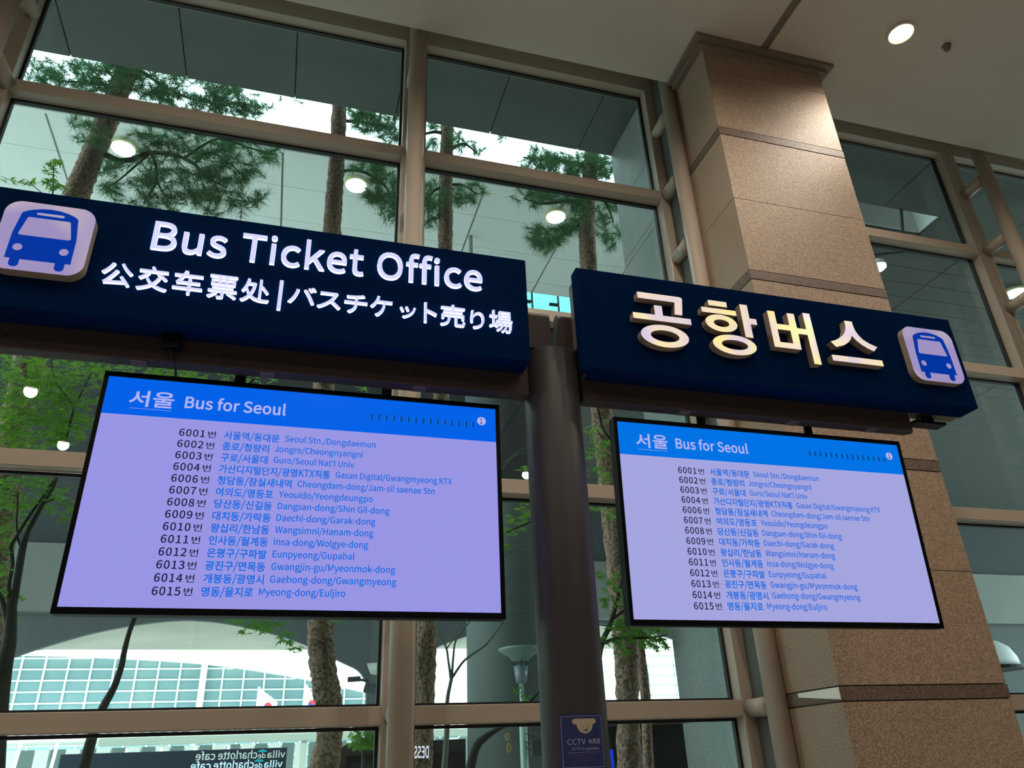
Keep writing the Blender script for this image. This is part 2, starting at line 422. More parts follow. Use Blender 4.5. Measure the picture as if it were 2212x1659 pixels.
h|723|110 0 0 316 36 0,219 0 -36 0 0 156,219 469 0 -156 64 66,395 568 -66 0 86 0,518 395 0 122 0 -132,518 0 0 132 36 0,626 0 -36 0 0 137,626 410 0 -137 0 164,429 663 135 0 -89 0,214 555 60 59 2 44,219 688 -2 -44 0 87,219 948 0 -87 -36 0,110 948 36 0 0 -316
i|327|110 0 0 215 36 0,219 0 -36 0 0 215,219 646 0 -215 -36 0,110 646 36 0 0 -215/164 780 -43 0 43 0,237 852 0 -44 0 42,164 923 43 0 -43 0,93 852 0 42 0 -44
j|327|42 -288 -38 0 128 0,219 -74 0 -132 0 240,219 646 0 -240 -36 0,111 646 36 0 0 -240,111 -74 0 240 0 -78,31 -201 64 0 -23 0,-31 -189 17 -6 -7 -28,-52 -271 7 27 22 -10/164 780 -43 0 42 0,237 852 0 -44 0 42,164 923 42 0 -43 0,92 852 0 42 0 -44
k|657|110 0 0 316 35 0,217 0 -36 0 0 57,217 170 0 -57 40 47,338 312 -40 -47 63 -104,527 0 -63 104 40 0,645 0 -39 0 -81 129,401 386 82 -129 72 87,617 646 -72 -86 -41 0,495 646 41 0 -91 -113,221 306 92 113 -1 0,217 306 1 0 0 214,217 948 0 -214 -36 0,110 948 35 0 0 -316
l|338|224 -15 -81 0 30 0,287 -6 -16 -5 -5 28,271 77 6 -27 -11 -2,249 75 6 0 -17 0,219 121 0 -33 0 276,219 948 0 -276 -36 0,110 948 36 0 0 -273,110 129 0 273 0 -92
m|1102|110 0 0 215 36 0,219 0 -36 0 0 156,219 469 0 -156 58 67,381 568 -49 0 82 0,501 395 0 122 0 -132,501 0 0 132 36 0,610 0 -37 0 0 156,610 469 0 -156 60 67,773 568 -50 0 82 0,893 395 0 122 0 -132,893 0 0 132 36 0,1001 0 -36 0 0 137,1001 410 0 -137 0 164,806 663 132 0 -80 0,592 539 68 73 -27 76,413 663 100 0 -77 0,212 552 57 62 -1 0,210 552 0 0 -4 32,199 646 3 -31 -30 0,110 646 29 0 0 -215
n|726|110 0 0 215 36 0,219 0 -36 0 0 156,219 469 0 -156 64 66,395 568 -66 0 86 0,518 395 0 122 0 -132,518 0 0 132 36 0,626 0 -36 0 0 137,626 410 0 -137 0 164,429 663 135 0 -89 0,212 552 61 62 -1 0,210 552 0 0 -4 32,199 646 3 -31 -30 0,110 646 29 0 0 -215
o|721|361 -15 -159 0 158 0,660 323 0 -215 0 215,361 663 158 0 -159 0,62 323 0 215 0 -215/361 75 112 0 -112 0,174 323 0 -149 0 148,361 571 -112 0 112 0,549 323 0 148 0 -149
p|738|110 -273 0 307 36 0,219 -273 -36 0 0 73,219 -54 0 -73 -1 38,215 60 2 -38 59 -49,394 -15 -58 0 148 0,675 333 0 -221 0 200,418 663 167 0 -75 0,212 571 58 49 -1 0,210 571 0 0 -4 25,199 646 3 -25 -30 0,110 646 29 0 0 -306/376 76 107 0 -43 0,219 143 57 -50 0 113,219 483 0 -113 62 57,390 571 -53 0 124 0,562 332 0 144 0 -159
r|462|110 0 0 215 36 0,219 0 -36 0 0 138,219 415 0 -138 43 110,381 565 -54 0 27 0,444 555 -21 7 7 31,464 649 -6 -32 -20 11,395 663 29 0 -71 0,212 529 45 82 -1 0,210 529 0 0 -4 39,199 646 3 -39 -30 0,110 646 29 0 0 -215
s|557|279 -15 -92 0 152 0,513 176 0 -105 0 123,317 373 94 -36 -73 27,177 485 0 -61 0 51,298 579 -83 0 57 0,444 521 -44 33 18 23,496 589 -17 -22 -48 41,296 663 80 0 -141 0,74 480 0 102 0 -111,262 293 -91 33 71 -26,410 170 0 66 0 -56,282 69 86 0 -77 0,90 146 58 -46 -17 -24,38 74 18 24 61 -51
t|449|312 -15 -137 0 40 0,432 8 -37 -12 -7 28,411 90 7 -27 -22 -9,337 73 24 0 -75 0,237 196 0 -78 0 121,237 558 0 -120 59 0,413 558 -59 0 0 30,413 646 0 -29 -59 0,237 646 59 0 0 61,237 829 0 -61 -30 0,146 829 31 0 -4 -61,135 646 3 61 -35 -2,32 640 34 2 0 -27,32 558 0 28 32 0,129 558 -33 0 0 -119,129 200 0 119 0 -130
u|723|299 -15 -137 0 88 0,512 101 -61 -70 1 0,515 101 -1 0 3 -34,524 0 -3 34 30 0,614 0 -30 0 0 215,614 646 0 -215 -36 0,506 646 36 0 0 -152,506 188 0 153 -62 -76,331 79 67 0 -86 0,210 250 0 -120 0 132,210 646 0 -132 -37 0,100 646 37 0 0 -136,100 237 0 136 0 -166
v|620|249 0 -78 215 42 0,376 0 -42 0 76 215,605 646 -76 -215 -36 0,498 646 35 0 -41 -122,375 279 41 122 -19 -64,315 88 20 62 -2 0,310 88 2 0 -20 62,250 279 20 -64 -40 122,129 646 40 -122 -38 0,15 646 38 0 78 -215
w|955|212 0 -60 215 42 0,338 0 -42 0 31 115,430 346 -31 -115 16 62,474 535 -14 -66 2 0,480 535 -2 0 15 -66,524 349 -17 61 31 -116,617 0 -31 116 44 0,749 0 -44 0 58 215,924 646 -59 -215 -35 0,819 646 35 0 -31 -124,725 273 31 124 -14 -62,686 93 13 59 -2 0,680 93 2 0 -16 59,635 273 15 -62 -34 124,533 646 34 -124 -35 0,427 646 36 0 -33 -124,326 273 34 124 -15 -62,283 93 13 59 -2 0,277 93 2 0 -13 59,239 273 13 -62 -32 124,143 646 32 -124 -37 0,32 646 37 0 60 -215
y|620|120 -279 -30 0 129 0,362 -55 -45 -126 81 234,605 646 -81 -233 -36 0,499 646 35 0 -39 -119,382 288 39 120 -17 -58,330 105 16 59 -2 0,324 105 2 0 -23 60,260 288 20 -57 -44 120,129 646 43 -119 -38 0,15 646 38 0 87 -215,275 -1 -87 216 -5 -16,261 -50 4 16 -28 -80,115 -189 73 0 -17 0,65 -179 14 -4 -7 -29,44 -265 7 28 20 -9'''
GL = {}
for _ln in GLYPHS.split('\n'):
    _k, _a, _s = _ln[0], *_ln[2:].split('|')
    GL[_k] = (int(_a), [[tuple(int(t) for t in p.split()) for p in q.split(',')] for q in _s.split('/')])
CAP = 873.0
_gc = {}
def char_loops(ch):
    """outline of a character of Blender's built-in interface typeface"""
    cu = bpy.data.curves.new('glyph', 'FONT')
    cu.body = ch
    cu.size = 1.0
    o = bpy.data.objects.new('glyph', cu)
    COL.objects.link(o)
    dg = bpy.context.evaluated_depsgraph_get()
    dg.update()
    ev = o.evaluated_get(dg)
    c2 = ev.to_curve(dg)
    out = []
    for s in c2.splines:
        if s.type == 'BEZIER':
            out.append([(*b.co[:2], b.handle_left[0]-b.co[0], b.handle_left[1]-b.co[1], b.handle_right[0]-b.co[0], b.handle_right[1]-b.co[1]) for b in s.bezier_points])
        else:
            out.append([tuple(p.co[:2]) for p in s.points])
    ev.to_curve_clear()
    bpy.data.objects.remove(o)
    bpy.data.curves.remove(cu)
    return out

def glyph(ch, bold=0.0, depth=0.0):
    """one character: verts in units of the cap height (Latin) or em (other scripts), advance"""
    key = (ch, bold, depth)
    if key not in _gc:
        if ch in GL:
            adv, sp = GL[ch]
            v, f = fill2d([[tuple(t/CAP for t in p) for p in s] for s in sp], depth, bold)
            _gc[key] = (v, f, adv/CAP)
        else:
            v, f = fill2d(char_loops(ch), depth, bold)
            _gc[key] = (v, f, .92)
    return _gc[key]

def text2d(s, bold=0.0, depth=0.0, track=0.0):
    V, F, x = [], [], 0.0
    mixed = any(ch not in GL and ch != ' ' for ch in s)
    for ch in s:
        if ch == ' ':
            x += .30 + track
            continue
        v, f, a = glyph(ch, bold, depth)
        if mixed and ch in GL:          # Latin set among larger Hangul cells
            v, a = v*np.array([.74, .80, 1]), a*.74
        n = sum(len(q) for q in V)
        V.append(v + np.array([x, 0, 0]))
        F += [tuple(i+n for i in q) for q in f]
        x += a + track
    return np.vstack(V), F

def fit_text(s, x0, x1, zb, h=None, bold=0.0, depth=0.0, track=0.0, y=0.0, zspan=None, flip=False):
    """string fitted between x0 and x1 on baseline zb, h = height of a cap or em; or into zspan (z0, z1)"""
    v, f = text2d(s, bold, depth/ (h or 1) if depth else 0.0, track)
    lo, hi = v.min(0), v.max(0)
    X = x0 + (v[:, 0]-lo[0])*(x1-x0)/(hi[0]-lo[0])
    if zspan:
        Zc = zspan[0] + (v[:, 1]-lo[1])*(zspan[1]-zspan[0])/(hi[1]-lo[1])
    else:
        Zc = zb + v[:, 1]*h
    if flip:
        X = x0 + x1 - X
    return np.stack([X, y - v[:, 2]*(h or 1), Zc], 1), ([q[::-1] for q in f] if flip else f)

def solid(loops, y0, y1):
    """outline in the x-z plane extruded from y0 (front) to y1; verts, faces, per-face: 1 = front face"""
    v, f = fill2d(loops, abs(y1-y0))
    V = np.stack([v[:, 0], (y0+y1)/2 - v[:, 2], v[:, 1]], 1)
    fm = []
    for q in f:
        fm.append(1 if all(abs(V[i, 1]-y0) < 1e-5 for i in q) else 0)
    return V, f, fm

def flat(loops, y):
    v, f = fill2d(loops)
    return np.stack([v[:, 0], np.full(len(v), y), v[:, 1]], 1), f

def rrect(x0, x1, z0, z1, r, n=8):
    out = []
    for cx, cz, a in ((x1-r, z1-r, 0), (x0+r, z1-r, 90), (x0+r, z0+r, 180), (x1-r, z0+r, 270)):
        for k in range(n+1):
            t = math.radians(a+90*k/n)
            out.append((cx+r*math.cos(t), cz+r*math.sin(t)))
    return out

def ellip(cx, cz, a, b, n=48):
    return [(cx+a*math.cos(2*math.pi*k/n), cz+b*math.sin(2*math.pi*k/n)) for k in range(n)]

def Z(z):
    return z+EYE

# ------------------------------------------------------------------ materials
M_CEIL = mat('ceiling_paint', (198, 190, 180), .75, spec=.25)
M_GROOVE = mat('ceiling_groove', (118, 108, 98), .8)
M_FRAME = mat('frame_paint', (168, 155, 141), .38)
M_GASKET = mat('black_gasket', (14, 16, 18), .5)
M_GRAN = mat('granite', (170, 148, 126), .5, noise=(130, (132, 111, 93), .12), bump=(110, .25))
M_GRAN_D = mat('dark_granite_band', (118, 100, 86), .5, noise=(130, (80, 66, 56), .12), bump=(110, .25))
M_JOINT = mat('granite_joint', (60, 50, 42), .8)
M_WHITE = mat('white_patch', (236, 236, 226), .35)
M_FLOOR = mat('hall_floor', (192, 188, 180), .25, noise=(3, (178, 174, 166), .2))
M_WALL = mat('hall_wall', (176, 168, 156), .7)
M_NAVY = mat('navy_sign_paint', (5, 33, 72), .6, spec=.0)
M_SIGNBACK = mat('sign_rear_casing', (98, 94, 86), .6)
M_BEAM = mat('brown_beam_paint', (62, 52, 52), .5, spec=.2)
M_POST = mat('post_paint', (58, 55, 57), .46, spec=.35)
M_CLIP = mat('clip_metal', (98, 84, 74), .6)
M_BLACK = mat('black_plastic', (9, 10, 13), .5, spec=.2)
M_CABLE = mat('cable_rubber', (9, 9, 11), .6)
M_BEZEL = mat('display_bezel', (7, 9, 15), .4, spec=.12)
GLASS = glass_mat('window_glass', (226, 243, 241))

# ------------------------------------------------------------------ hall shell
CZ = Z(4.77)                     # hall ceiling
WZ = Z(5.24)                     # top of the window, behind the ceiling edge
CEDGE = 3.735                    # where the ceiling stops short of the window
ROW_H = [3.95, 2.725, 1.515, .297, -.92]      # transom tops above eye height
struct(MB().box(-7, 12.5, -9, 4.1, -.2, 0).build('floor', M_FLOOR))
_c = MB()
_gx0, _gx1 = 3.060, 3.128
_c.box(-7, _gx0, -9, CEDGE, CZ, CZ+.5)
_c.box(_gx1, 12.5, -9, CEDGE, CZ, CZ+.5)
_c.box(_gx0, _gx1, -9, CEDGE, CZ+.014, CZ+.5, 1)
_c.box(-7, 12.5, CEDGE, 4.2, WZ, CZ+.62)
struct(_c.build('ceiling', [M_CEIL, M_GROOVE]))
struct(MB().box(-7, 12.5, -9.2, -9, 0, CZ+.5).build('wall_back', M_WALL))
struct(MB().box(-7.2, -7, -9.2, 4.2, 0, CZ+.62).build('wall_left', M_WALL))
struct(MB().box(12.5, 12.7, -9.2, 4.2, 0, CZ+.62).build('wall_right', M_WALL))

def window_bay(name, x0, x1, jl, jr, pipes):
    """one glazed bay: x0..x1 is the glass, jl / jr the jamb widths"""
    w = sthing(name, ((x0+x1)/2, 4.12, 0))
    fr = MB()
    for a, b in ((x0-jl, x0), (x1, x1+jr)):
        if b > a:
            fr.box(a, b, 4.06, 4.19, 0, WZ, 0, .004)
    fr.build('jamb', M_FRAME, w)
    hd = MB().box(x0, x1, 4.06, 4.19, Z(5.03), WZ)
    hd.box(x0, x1, 4.05, 4.06, Z(5.135), WZ)
    hd.build('head_rail', M_FRAME, w)
    levels = [5.03+.085] + ROW_H + [-1.6+.085]
    for i, t in enumerate(ROW_H):
        tr = MB().box(x0, x1, 4.06, 4.135, Z(t-.088), Z(t), 0, .004)
        tr.box(x0, x1, 4.135, 4.19, Z(t-.075), Z(t-.012))
        tr.build('transom', M_FRAME, w)
    for i in range(len(levels)-1):
        z1, z0 = Z(levels[i]-.088), Z(levels[i+1])
        if i == 0:
            z1 = Z(5.03)
        g = MB()
        y0, y1, k = 4.142, 4.172, .016
        g.box(x0, x0+k, y0, y1, z0, z1).box(x1-k, x1, y0, y1, z0, z1)
        g.box(x0+k, x1-k, y0, y1, z1-k, z1).box(x0+k, x1-k, y0, y1, z0, z0+k)
        g.build('gasket', M_GASKET, w)
        MB().box(x0+.006, x1-.006, 4.157, 4.163, z0+.006, z1-.006).build('pane', GLASS, w)
    for px in pipes:
        p = MB().tube([(px, 3.8, .0), (px, 3.8, WZ)], .056, 24).build('support_pipe', M_FRAME, w, True)
        zz = [4.54, 3.905, 3.31, 2.68, 2.09, 1.47, .86, .25, -.35, -.97]
        for zc in zz:
            b = MB().tube([(px, 3.85, Z(zc)), (px+.01, 4.065, Z(zc))], .050, 14)
            b.build('bracket', M_FRAME, p, True)
    return w

window_bay('window_1', -1.93, .507, .20, .082, [-1.955])
window_bay('window_2', .672, 2.505, .083, .09, [.559, 2.55])
window_bay('window_3', 3.75, 5.56, .1, .075, [5.65])
window_bay('window_4', 5.71, 8.15, .075, .1, [8.2])
window_bay('window_5', -4.42, -2.14, .1, .008, [-4.47])
_w = MB().box(-7, -4.52, 4.06, 4.2, 0, WZ).box(8.25, 12.5, 4.06, 4.2, 0, WZ)
struct(_w.build('wall_front', M_WALL))

# granite column: courses, dark bands, joints
col_x0, col_x1, col_y0 = 2.60, 3.616, 3.335
gc = sthing('granite_column', (3.108, 3.7, 0))
MB().box(col_x0+.006, col_x1-.006, col_y0+.006, 4.2, 0, Z(5.2)).build('core', M_JOINT, gc)
_bands = [3.862, 2.654, 1.450, .227, -.98]          # bottoms of the dark bands
_joints = [4.513, 3.298, 2.084, .873, -.34]
_cuts = sorted([5.20, -1.6] + _joints + _bands + [b+.071 for b in _bands])
_m = MB()
for a, b in zip(_cuts[:-1], _cuts[1:]):
    dark = any(abs(a-q) < .01 for q in _bands)
    if dark:
        MB().box(col_x0-.002, col_x1+.002, col_y0-.002, 4.2, Z(a)+.004, Z(b)-.004).build('dark_band', M_GRAN_D, gc)
    else:
        _m.box(col_x0, col_x1, col_y0, 4.2, Z(a)+.002, Z(b)-.002)
_m.build('granite_course', M_GRAN, gc)
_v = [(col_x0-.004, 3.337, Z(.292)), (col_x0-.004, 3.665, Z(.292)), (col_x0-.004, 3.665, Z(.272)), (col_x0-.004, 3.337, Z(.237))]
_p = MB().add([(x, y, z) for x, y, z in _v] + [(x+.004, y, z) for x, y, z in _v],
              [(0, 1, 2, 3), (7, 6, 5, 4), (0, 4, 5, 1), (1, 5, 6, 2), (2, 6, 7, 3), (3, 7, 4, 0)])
_p.build('white_patch', M_WHITE, gc)  # white four-sided patch on the column's left face
# square trim where the column meets the ceiling
t = MB()
for d, z0, z1 in ((.083, CZ-.032, CZ+.002), (.042, CZ-.069, CZ-.032)):
    t.box(col_x0-d, col_x1+d, col_y0-d, col_y0, z0, z1)
    t.box(col_x0-d, col_x0, col_y0, CEDGE, z0, z1)
    t.box(col_x1, col_x1+d, col_y0, CEDGE, z0, z1)
struct(t.build('trim_1', mat('column_trim', (120, 108, 98), .5)))
# grey metal stiffener strip between the pipe and the column
struct(MB().box(2.578, 2.598, 3.86, 4.055, 0, WZ).build('trim_2', mat('strip_metal', (84, 86, 84), .4)))

# ------------------------------------------------------------------ downlights of the hall
M_LRING = mat('downlight_ring', (200, 190, 176), .4)
M_LAMP = mat('downlight_lens', (255, 244, 226), .4, emit=(255, 226, 186), estr=3.5)
def downlight(x, y, label, group, watts=165):
    d = thing('ceiling_downlight', label, 'light', (x, y, CZ-.02), group)
    r = MB()
    n = 32
    for (ra, za), (rb, zb) in (((.105, 0), (.105, -.012)), ((.105, -.012), (.088, -.012)), ((.088, -.012), (.085, 0))):
        v = [(x+q*math.cos(2*math.pi*k/n), y+q*math.sin(2*math.pi*k/n), CZ+zz) for q, zz in ((ra, za), (rb, zb)) for k in range(n)]
        r.add(v, [(k, (k+1) % n, n+(k+1) % n, n+k) for k in range(n)])
    r.build('trim_ring', M_LRING, d)
    MB().lathe([(.085, CZ-.006), (.085, CZ-.001)], x, y, 32).build('lens', M_LAMP, d)
    l = bpy.data.lights.new('downlight_beam', 'SPOT')
    l.energy = watts
    l.spot_size = math.radians(160)
    l.spot_blend = .7
    l.shadow_soft_size = .08
    l.color = (1.0, .875, .73)
    lo = bpy.data.objects.new('downlight_beam', l)
    COL.objects.link(lo)
    lo.parent = d
    lo.location = (0, 0, -.03)
    return d
downlight(4.017, 2.888, 'glowing round downlight in the hall ceiling right of the granite column', None, 95)
for x, y, w in ((-.8, 1.95, 170), (1.9, 1.95, 190), (5.9, 1.25, 170), (-3.5, -.26, 110), (.3, -.26, 70), (4.0, -.26, 70), (-3.5, -2.16, 80), (-1.54, -2.16, 80), (2.17, -2.16, 80), (5.9, -2.16, 80),
                (-3.5, -4.07, 80), (.3, -4.07, 80), (4.0, -4.07, 80)):
    downlight(x, y, 'warm round downlight in the hall ceiling beyond the top edge of the photo', 'hall ceiling downlights out of view', w)
tag(MB().lathe([(.016, CZ-.046), (.026, CZ-.032), (.011, CZ-.028), (.032, CZ-.010), (.036, CZ)], 4.441, 2.897, 20).build('sprinkler_head', mat('sprinkler_metal', (120, 108, 92), .4, .5)),
    'small round sprinkler head on the ceiling right of the downlight', 'sprinkler')

# ------------------------------------------------------------------ post and beams of the sign gantry
PX, PY, PR = .848, 2.29, .0977
post = MB().lathe([(PR, 0), (PR, Z(1.322)), (PR-.003, Z(1.327)), (PR-.03, Z(1.329))], PX, PY, 48).build('gantry_post', M_POST, None, True)
tag(post, 'tall round brown post between the two hanging screens', 'post')

B0, B1, BZ0, BZ1 = 2.245, 2.297, 1.147, 1.497
def beam_profile(y0, y1, z0, z1, r=.025, n=6):
    pr = []
    for cy, cz, a in ((y1-r, z1-r, 0), (y0+r, z1-r, 90), (y0+.004, z0+.004, 180), (y1-.004, z0+.004, 270)):
        rr = r if cz > z0+.1 else .004
        for k in range(n+1):
            t_ = math.radians(a+90*k/n)
            pr.append((cy+rr*math.cos(t_), cz+rr*math.sin(t_)))
    return pr
def loft_beam(x0, x1, z0, round_end=False):
    pr = beam_profile(B0, B1, Z(z0), Z(BZ1))
    n = len(pr)
    xs = [(x0, 1), (x1, 1)]
    if round_end:
        R = (B1-B0)/2
        xs = [(x0, 1)] + [(x1-R+R*math.sin(a), max(.02, math.cos(a))) for a in np.linspace(0, math.pi/2, 9)]
    cy = (B0+B1)/2
    v = [(x, cy+(y-cy)*s, z) for x, s in xs for y, z in pr]
    f = []
    for i in range(len(xs)-1):
        for k in range(n):
            f.append((i*n+k, i*n+(k+1) % n, (i+1)*n+(k+1) % n, (i+1)*n+k))
    f += [tuple(range(n-1, -1, -1)), tuple(range((len(xs)-1)*n, len(xs)*n))]
    return v, f
def gantry_beam(name, label, x0, x1, stub0, stub1, clips, round_end):
    b = thing(name, label, 'beam', ((x0+x1)/2, 2.285, Z(BZ0)))
    v, f = loft_beam(x0, x1, BZ0, round_end)
    obj('beam_body', v, f, M_BEAM, b)
    v, f = loft_beam(stub0, stub1, 1.336)
    obj('beam_end', v, f, M_BEAM, b)
    for cx in clips:
        MB().box(cx-.022, cx+.022, 2.25, 2.290, Z(BZ0)-.0035, Z(BZ0)-.0002).build('clip_plate', M_CLIP, b)
    for k in range(3):
        cx = x0+(x1-x0)*(.2+.3*k)
        MB().tube([(cx, B0-.0015, Z(1.185)), (cx, B0+.001, Z(1.185))], .0035, 10).build('screw', M_BLACK, b)
    return b
gantry_beam('gantry_beam', 'brown beam under the bus ticket office sign, left of the post', -1.25, PX-.1005, PX-.1005, .842, (-.491, -.116, .37), False)
gantry_beam('gantry_beam', 'brown beam with rounded right end under the airport bus sign', PX+.1005, 2.372, .874, PX+.1005, (1.352, 1.815, 2.173), True)

# ------------------------------------------------------------------ illuminated signs
M_LIT_FACE = mat('lit_letter_face', (70, 70, 84), .4, spec=.2, emit=(212, 214, 255), estr=1.0)
M_LIT_SIDE = mat('lit_letter_side', (90, 92, 104), .4, spec=.2, emit=(222, 232, 255), estr=1.5)
def warm_face(name, scale, seed):
    """back-lit acrylic whose lamps inside give uneven lilac-white to cream light"""
    m = mat(name, (90, 86, 90), .18, spec=.4)
    nt = m.node_tree
    b = nt.nodes['Principled BSDF']
    tc = nt.nodes.new('ShaderNodeTexCoord')
    n = nt.nodes.new('ShaderNodeTexNoise')
    n.noise_dimensions = '4D'
    n.inputs['W'].default_value = seed
    n.inputs['Scale'].default_value = scale
    n.inputs['Detail'].default_value = 1
    nt.links.new(tc.outputs['Object'], n.inputs['Vector'])
    r = nt.nodes.new('ShaderNodeValToRGB')
    e = r.color_ramp.elements
    e[0].position, e[0].color = .34, lin((214, 200, 228))
    e[1].position, e[1].color = .66, lin((255, 238, 158))
    k = r.color_ramp.elements.new(.5)
    k.color = lin((238, 218, 204))
    nt.links.new(n.outputs['Fac'], r.inputs['Fac'])
    nt.links.new(r.outputs['Color'], b.inputs['Emission Color'])
    b.inputs['Emission Strength'].default_value = .95
    return m
M_WARM = warm_face('warm_letter_face', 9, 1.3)
M_RETURN = mat('letter_return', (150, 134, 120), .45)
def icon_mats():
    m = mat('icon_face', (34, 32, 38), .15, spec=.15)
    nt = m.node_tree
    b = nt.nodes['Principled BSDF']
    tc = nt.nodes.new('ShaderNodeTexCoord')
    n = nt.nodes.new('ShaderNodeTexNoise')
    n.inputs['Scale'].default_value = 6
    n.inputs['Detail'].default_value = 0
    nt.links.new(tc.outputs['Object'], n.inputs['Vector'])
    r = nt.nodes.new('ShaderNodeValToRGB')
    e = r.color_ramp.elements
    e[0].position, e[0].color = .50, lin((170, 156, 208))
    e[1].position, e[1].color = .80, lin((250, 220, 170))
    k = r.color_ramp.elements.new(.64)
    k.color = lin((196, 180, 204))
    nt.links.new(n.outputs['Fac'], r.inputs['Fac'])
    nt.links.new(r.outputs['Color'], b.inputs['Emission Color'])
    b.inputs['Emission Strength'].default_value = .82
    return m
M_ICON = icon_mats()
M_ICONBLUE = mat('icon_blue', (0, 8, 30), .2, spec=.04, emit=(0, 52, 164), estr=.95)

def sign_housing(x0, x1, parent, z0=1.227, z1=1.645, ext=None):
    YF = 2.15
    h = MB().box(x0, x1, YF, YF+.055, Z(z0), Z(z1), 0, .003)
    h.box(x0+.03, x1-.002, YF+.055, B0-.001, Z(z0), Z(z0)+.002)
    h.build('front_panel', M_NAVY, parent)
    zs = Z(1.34) if x0 > 0 else Z(z0)+.002
    r = MB().box(x0+.004, x1-.004, YF+.055, B0-.002, zs, Z(z1)-.03)
    if x0 > 0:
        r.box(.951, x1-.004, YF+.055, B0-.002, Z(z0)+.002, zs)
    if ext:
        r.box(ext, x1-.004, B0-.002, YF+.147, Z(z0)+.002, Z(z1)-.03)
    r.build('rear_casing', M_SIGNBACK, parent)
    return YF

def bus_icon(parent, cx, cz, s, yf, depth):
    sc = s/.244
    pl = rrect(cx-s/2, cx+s/2, cz-s/2, cz+s/2, .045*sc)
    V, F, fm = solid([pl], yf-depth, yf+.0005)
    panel = obj('icon_panel', V, F, [M_RETURN, M_ICON], parent, False, fm)
    half = [(0, .1034), (.025, .1012), (.0484, .095), (.064, .088), (.0725, .082), (.0763, .075), (.0768, .067), (.0848, .004), (.0857, -.0837),
            (.0712, -.0837), (.0712, -.104), (.0675, -.1092), (.0625, -.1112), (.0587, -.1117), (.0549, -.1112), (.050, -.1092), (.0462, -.104), (.0462, -.0845)]
    body = half + [(-x, z) for x, z in half[::-1][:-1]]
    def q(L):
        return [(cx+x*sc, cz+z*sc) for x, z in L]
    ws = []
    for (ax, az, r0, a0) in ((.052, .0615, .006, 0), (-.052, .0615, .006, 90), (-.0632, .0065, .0065, 180), (.0632, .0065, .0065, 270)):
        for k in range(7):
            tt = math.radians(a0+90*k/6)
            ws.append((ax+r0*math.cos(tt), az+r0*math.sin(tt)))
    holes = [q(ws), q(rrect(-.0374, .0374, .0778, .0874, .0047)), q(ellip(-.0606, -.0435, .0125, .0125, 32)), q(ellip(.0606, -.0435, .0125, .0125, 32))]
    V, F = flat([q(body)] + holes, yf-depth-.0012)
    V2, F2, _ = solid([q(body)] + holes, yf-depth-.0012, yf-depth-.0001)
    obj('bus_pictogram', V2, F2, M_ICONBLUE, panel)
    return panel

sl = thing('illuminated_sign', 'navy lightbox sign with lit white letters Bus Ticket Office and two lines of Asian script', 'sign', (-.2, 2.2, Z(1.227)))
YF = sign_housing(-1.06, .729, sl)
bus_icon(sl, -.780, Z(1.4532), .2445, YF, .035)
LD = .011                                           # letter depth
def lit_letters(pairs, parent, bold):
    for ch, x0, x1, z0, z1 in pairs:
        h = z1-z0
        v, f = fit_text(ch, x0, x1, 0, h=h, bold=bold, depth=LD, y=YF-LD/2-.0003, zspan=(z0+EYE, z1+EYE))
        fm = [0 if all(v[i, 1] < YF-LD+.0002 for i in q) else 1 for q in f]
        obj('letter', v, f, [M_LIT_FACE, M_LIT_SIDE], parent, False, fm)
# first line: letters laid out together, then split into single letters
_s = 'Bus Ticket Office'
_adv, _x = [], 0
for ch in _s:
    if ch == ' ':
        _x += .36
        continue
    v, f, a = glyph(ch, .014)
    _adv.append((ch, _x+v[:, 0].min(), _x+v[:, 0].max(), v[:, 1].min(), v[:, 1].max()))
    _x += a+.02
_k = (.5636+.4995)/(_adv[-1][2]-_adv[0][1])
_h = .103
lit_letters([(c, -.4995+(a-_adv[0][1])*_k, -.4995+(b-_adv[0][1])*_k, 1.4835+l*_h, 1.4835+u*_h) for c, a, b, l, u in _adv], sl, .014)
_cn = [('公', -.6167, -.530, 1.333, 1.4135), ('交', -.5165, -.4305, 1.3305, 1.416), ('车', -.4165, -.3310, 1.331, 1.416), ('票', -.3160, -.2300, 1.330, 1.4145), ('处', -.2190, -.1325, 1.3305, 1.4155)]
lit_letters(_cn, sl, .006)
_jp = [('バ', -.0761, .010, 1.346, 1.4085), ('ス', .0144, .0882, 1.339, 1.3997), ('チ', .0995, .1735, 1.3335, 1.4035), ('ケ', .1833, .2547, 1.3325, 1.4085), ('ッ', .2799, .333, 1.3375, 1.381),
       ('ト', .3606, .4045, 1.329, 1.4055), ('売', .4159, .5008, 1.325, 1.4085), ('り', .5194, .5673, 1.327, 1.397), ('場', .5853, .6668, 1.3236, 1.408)]
lit_letters(_jp, sl, .008)
V, F, fm = solid([[(-.106, Z(1.4227)), (-.1065, Z(1.3134)), (-.095, Z(1.3134)), (-.0945, Z(1.4227))]], YF-LD, YF-.0003)
obj('divider_bar', V, F, [M_LIT_SIDE, M_LIT_FACE], sl, False, fm)

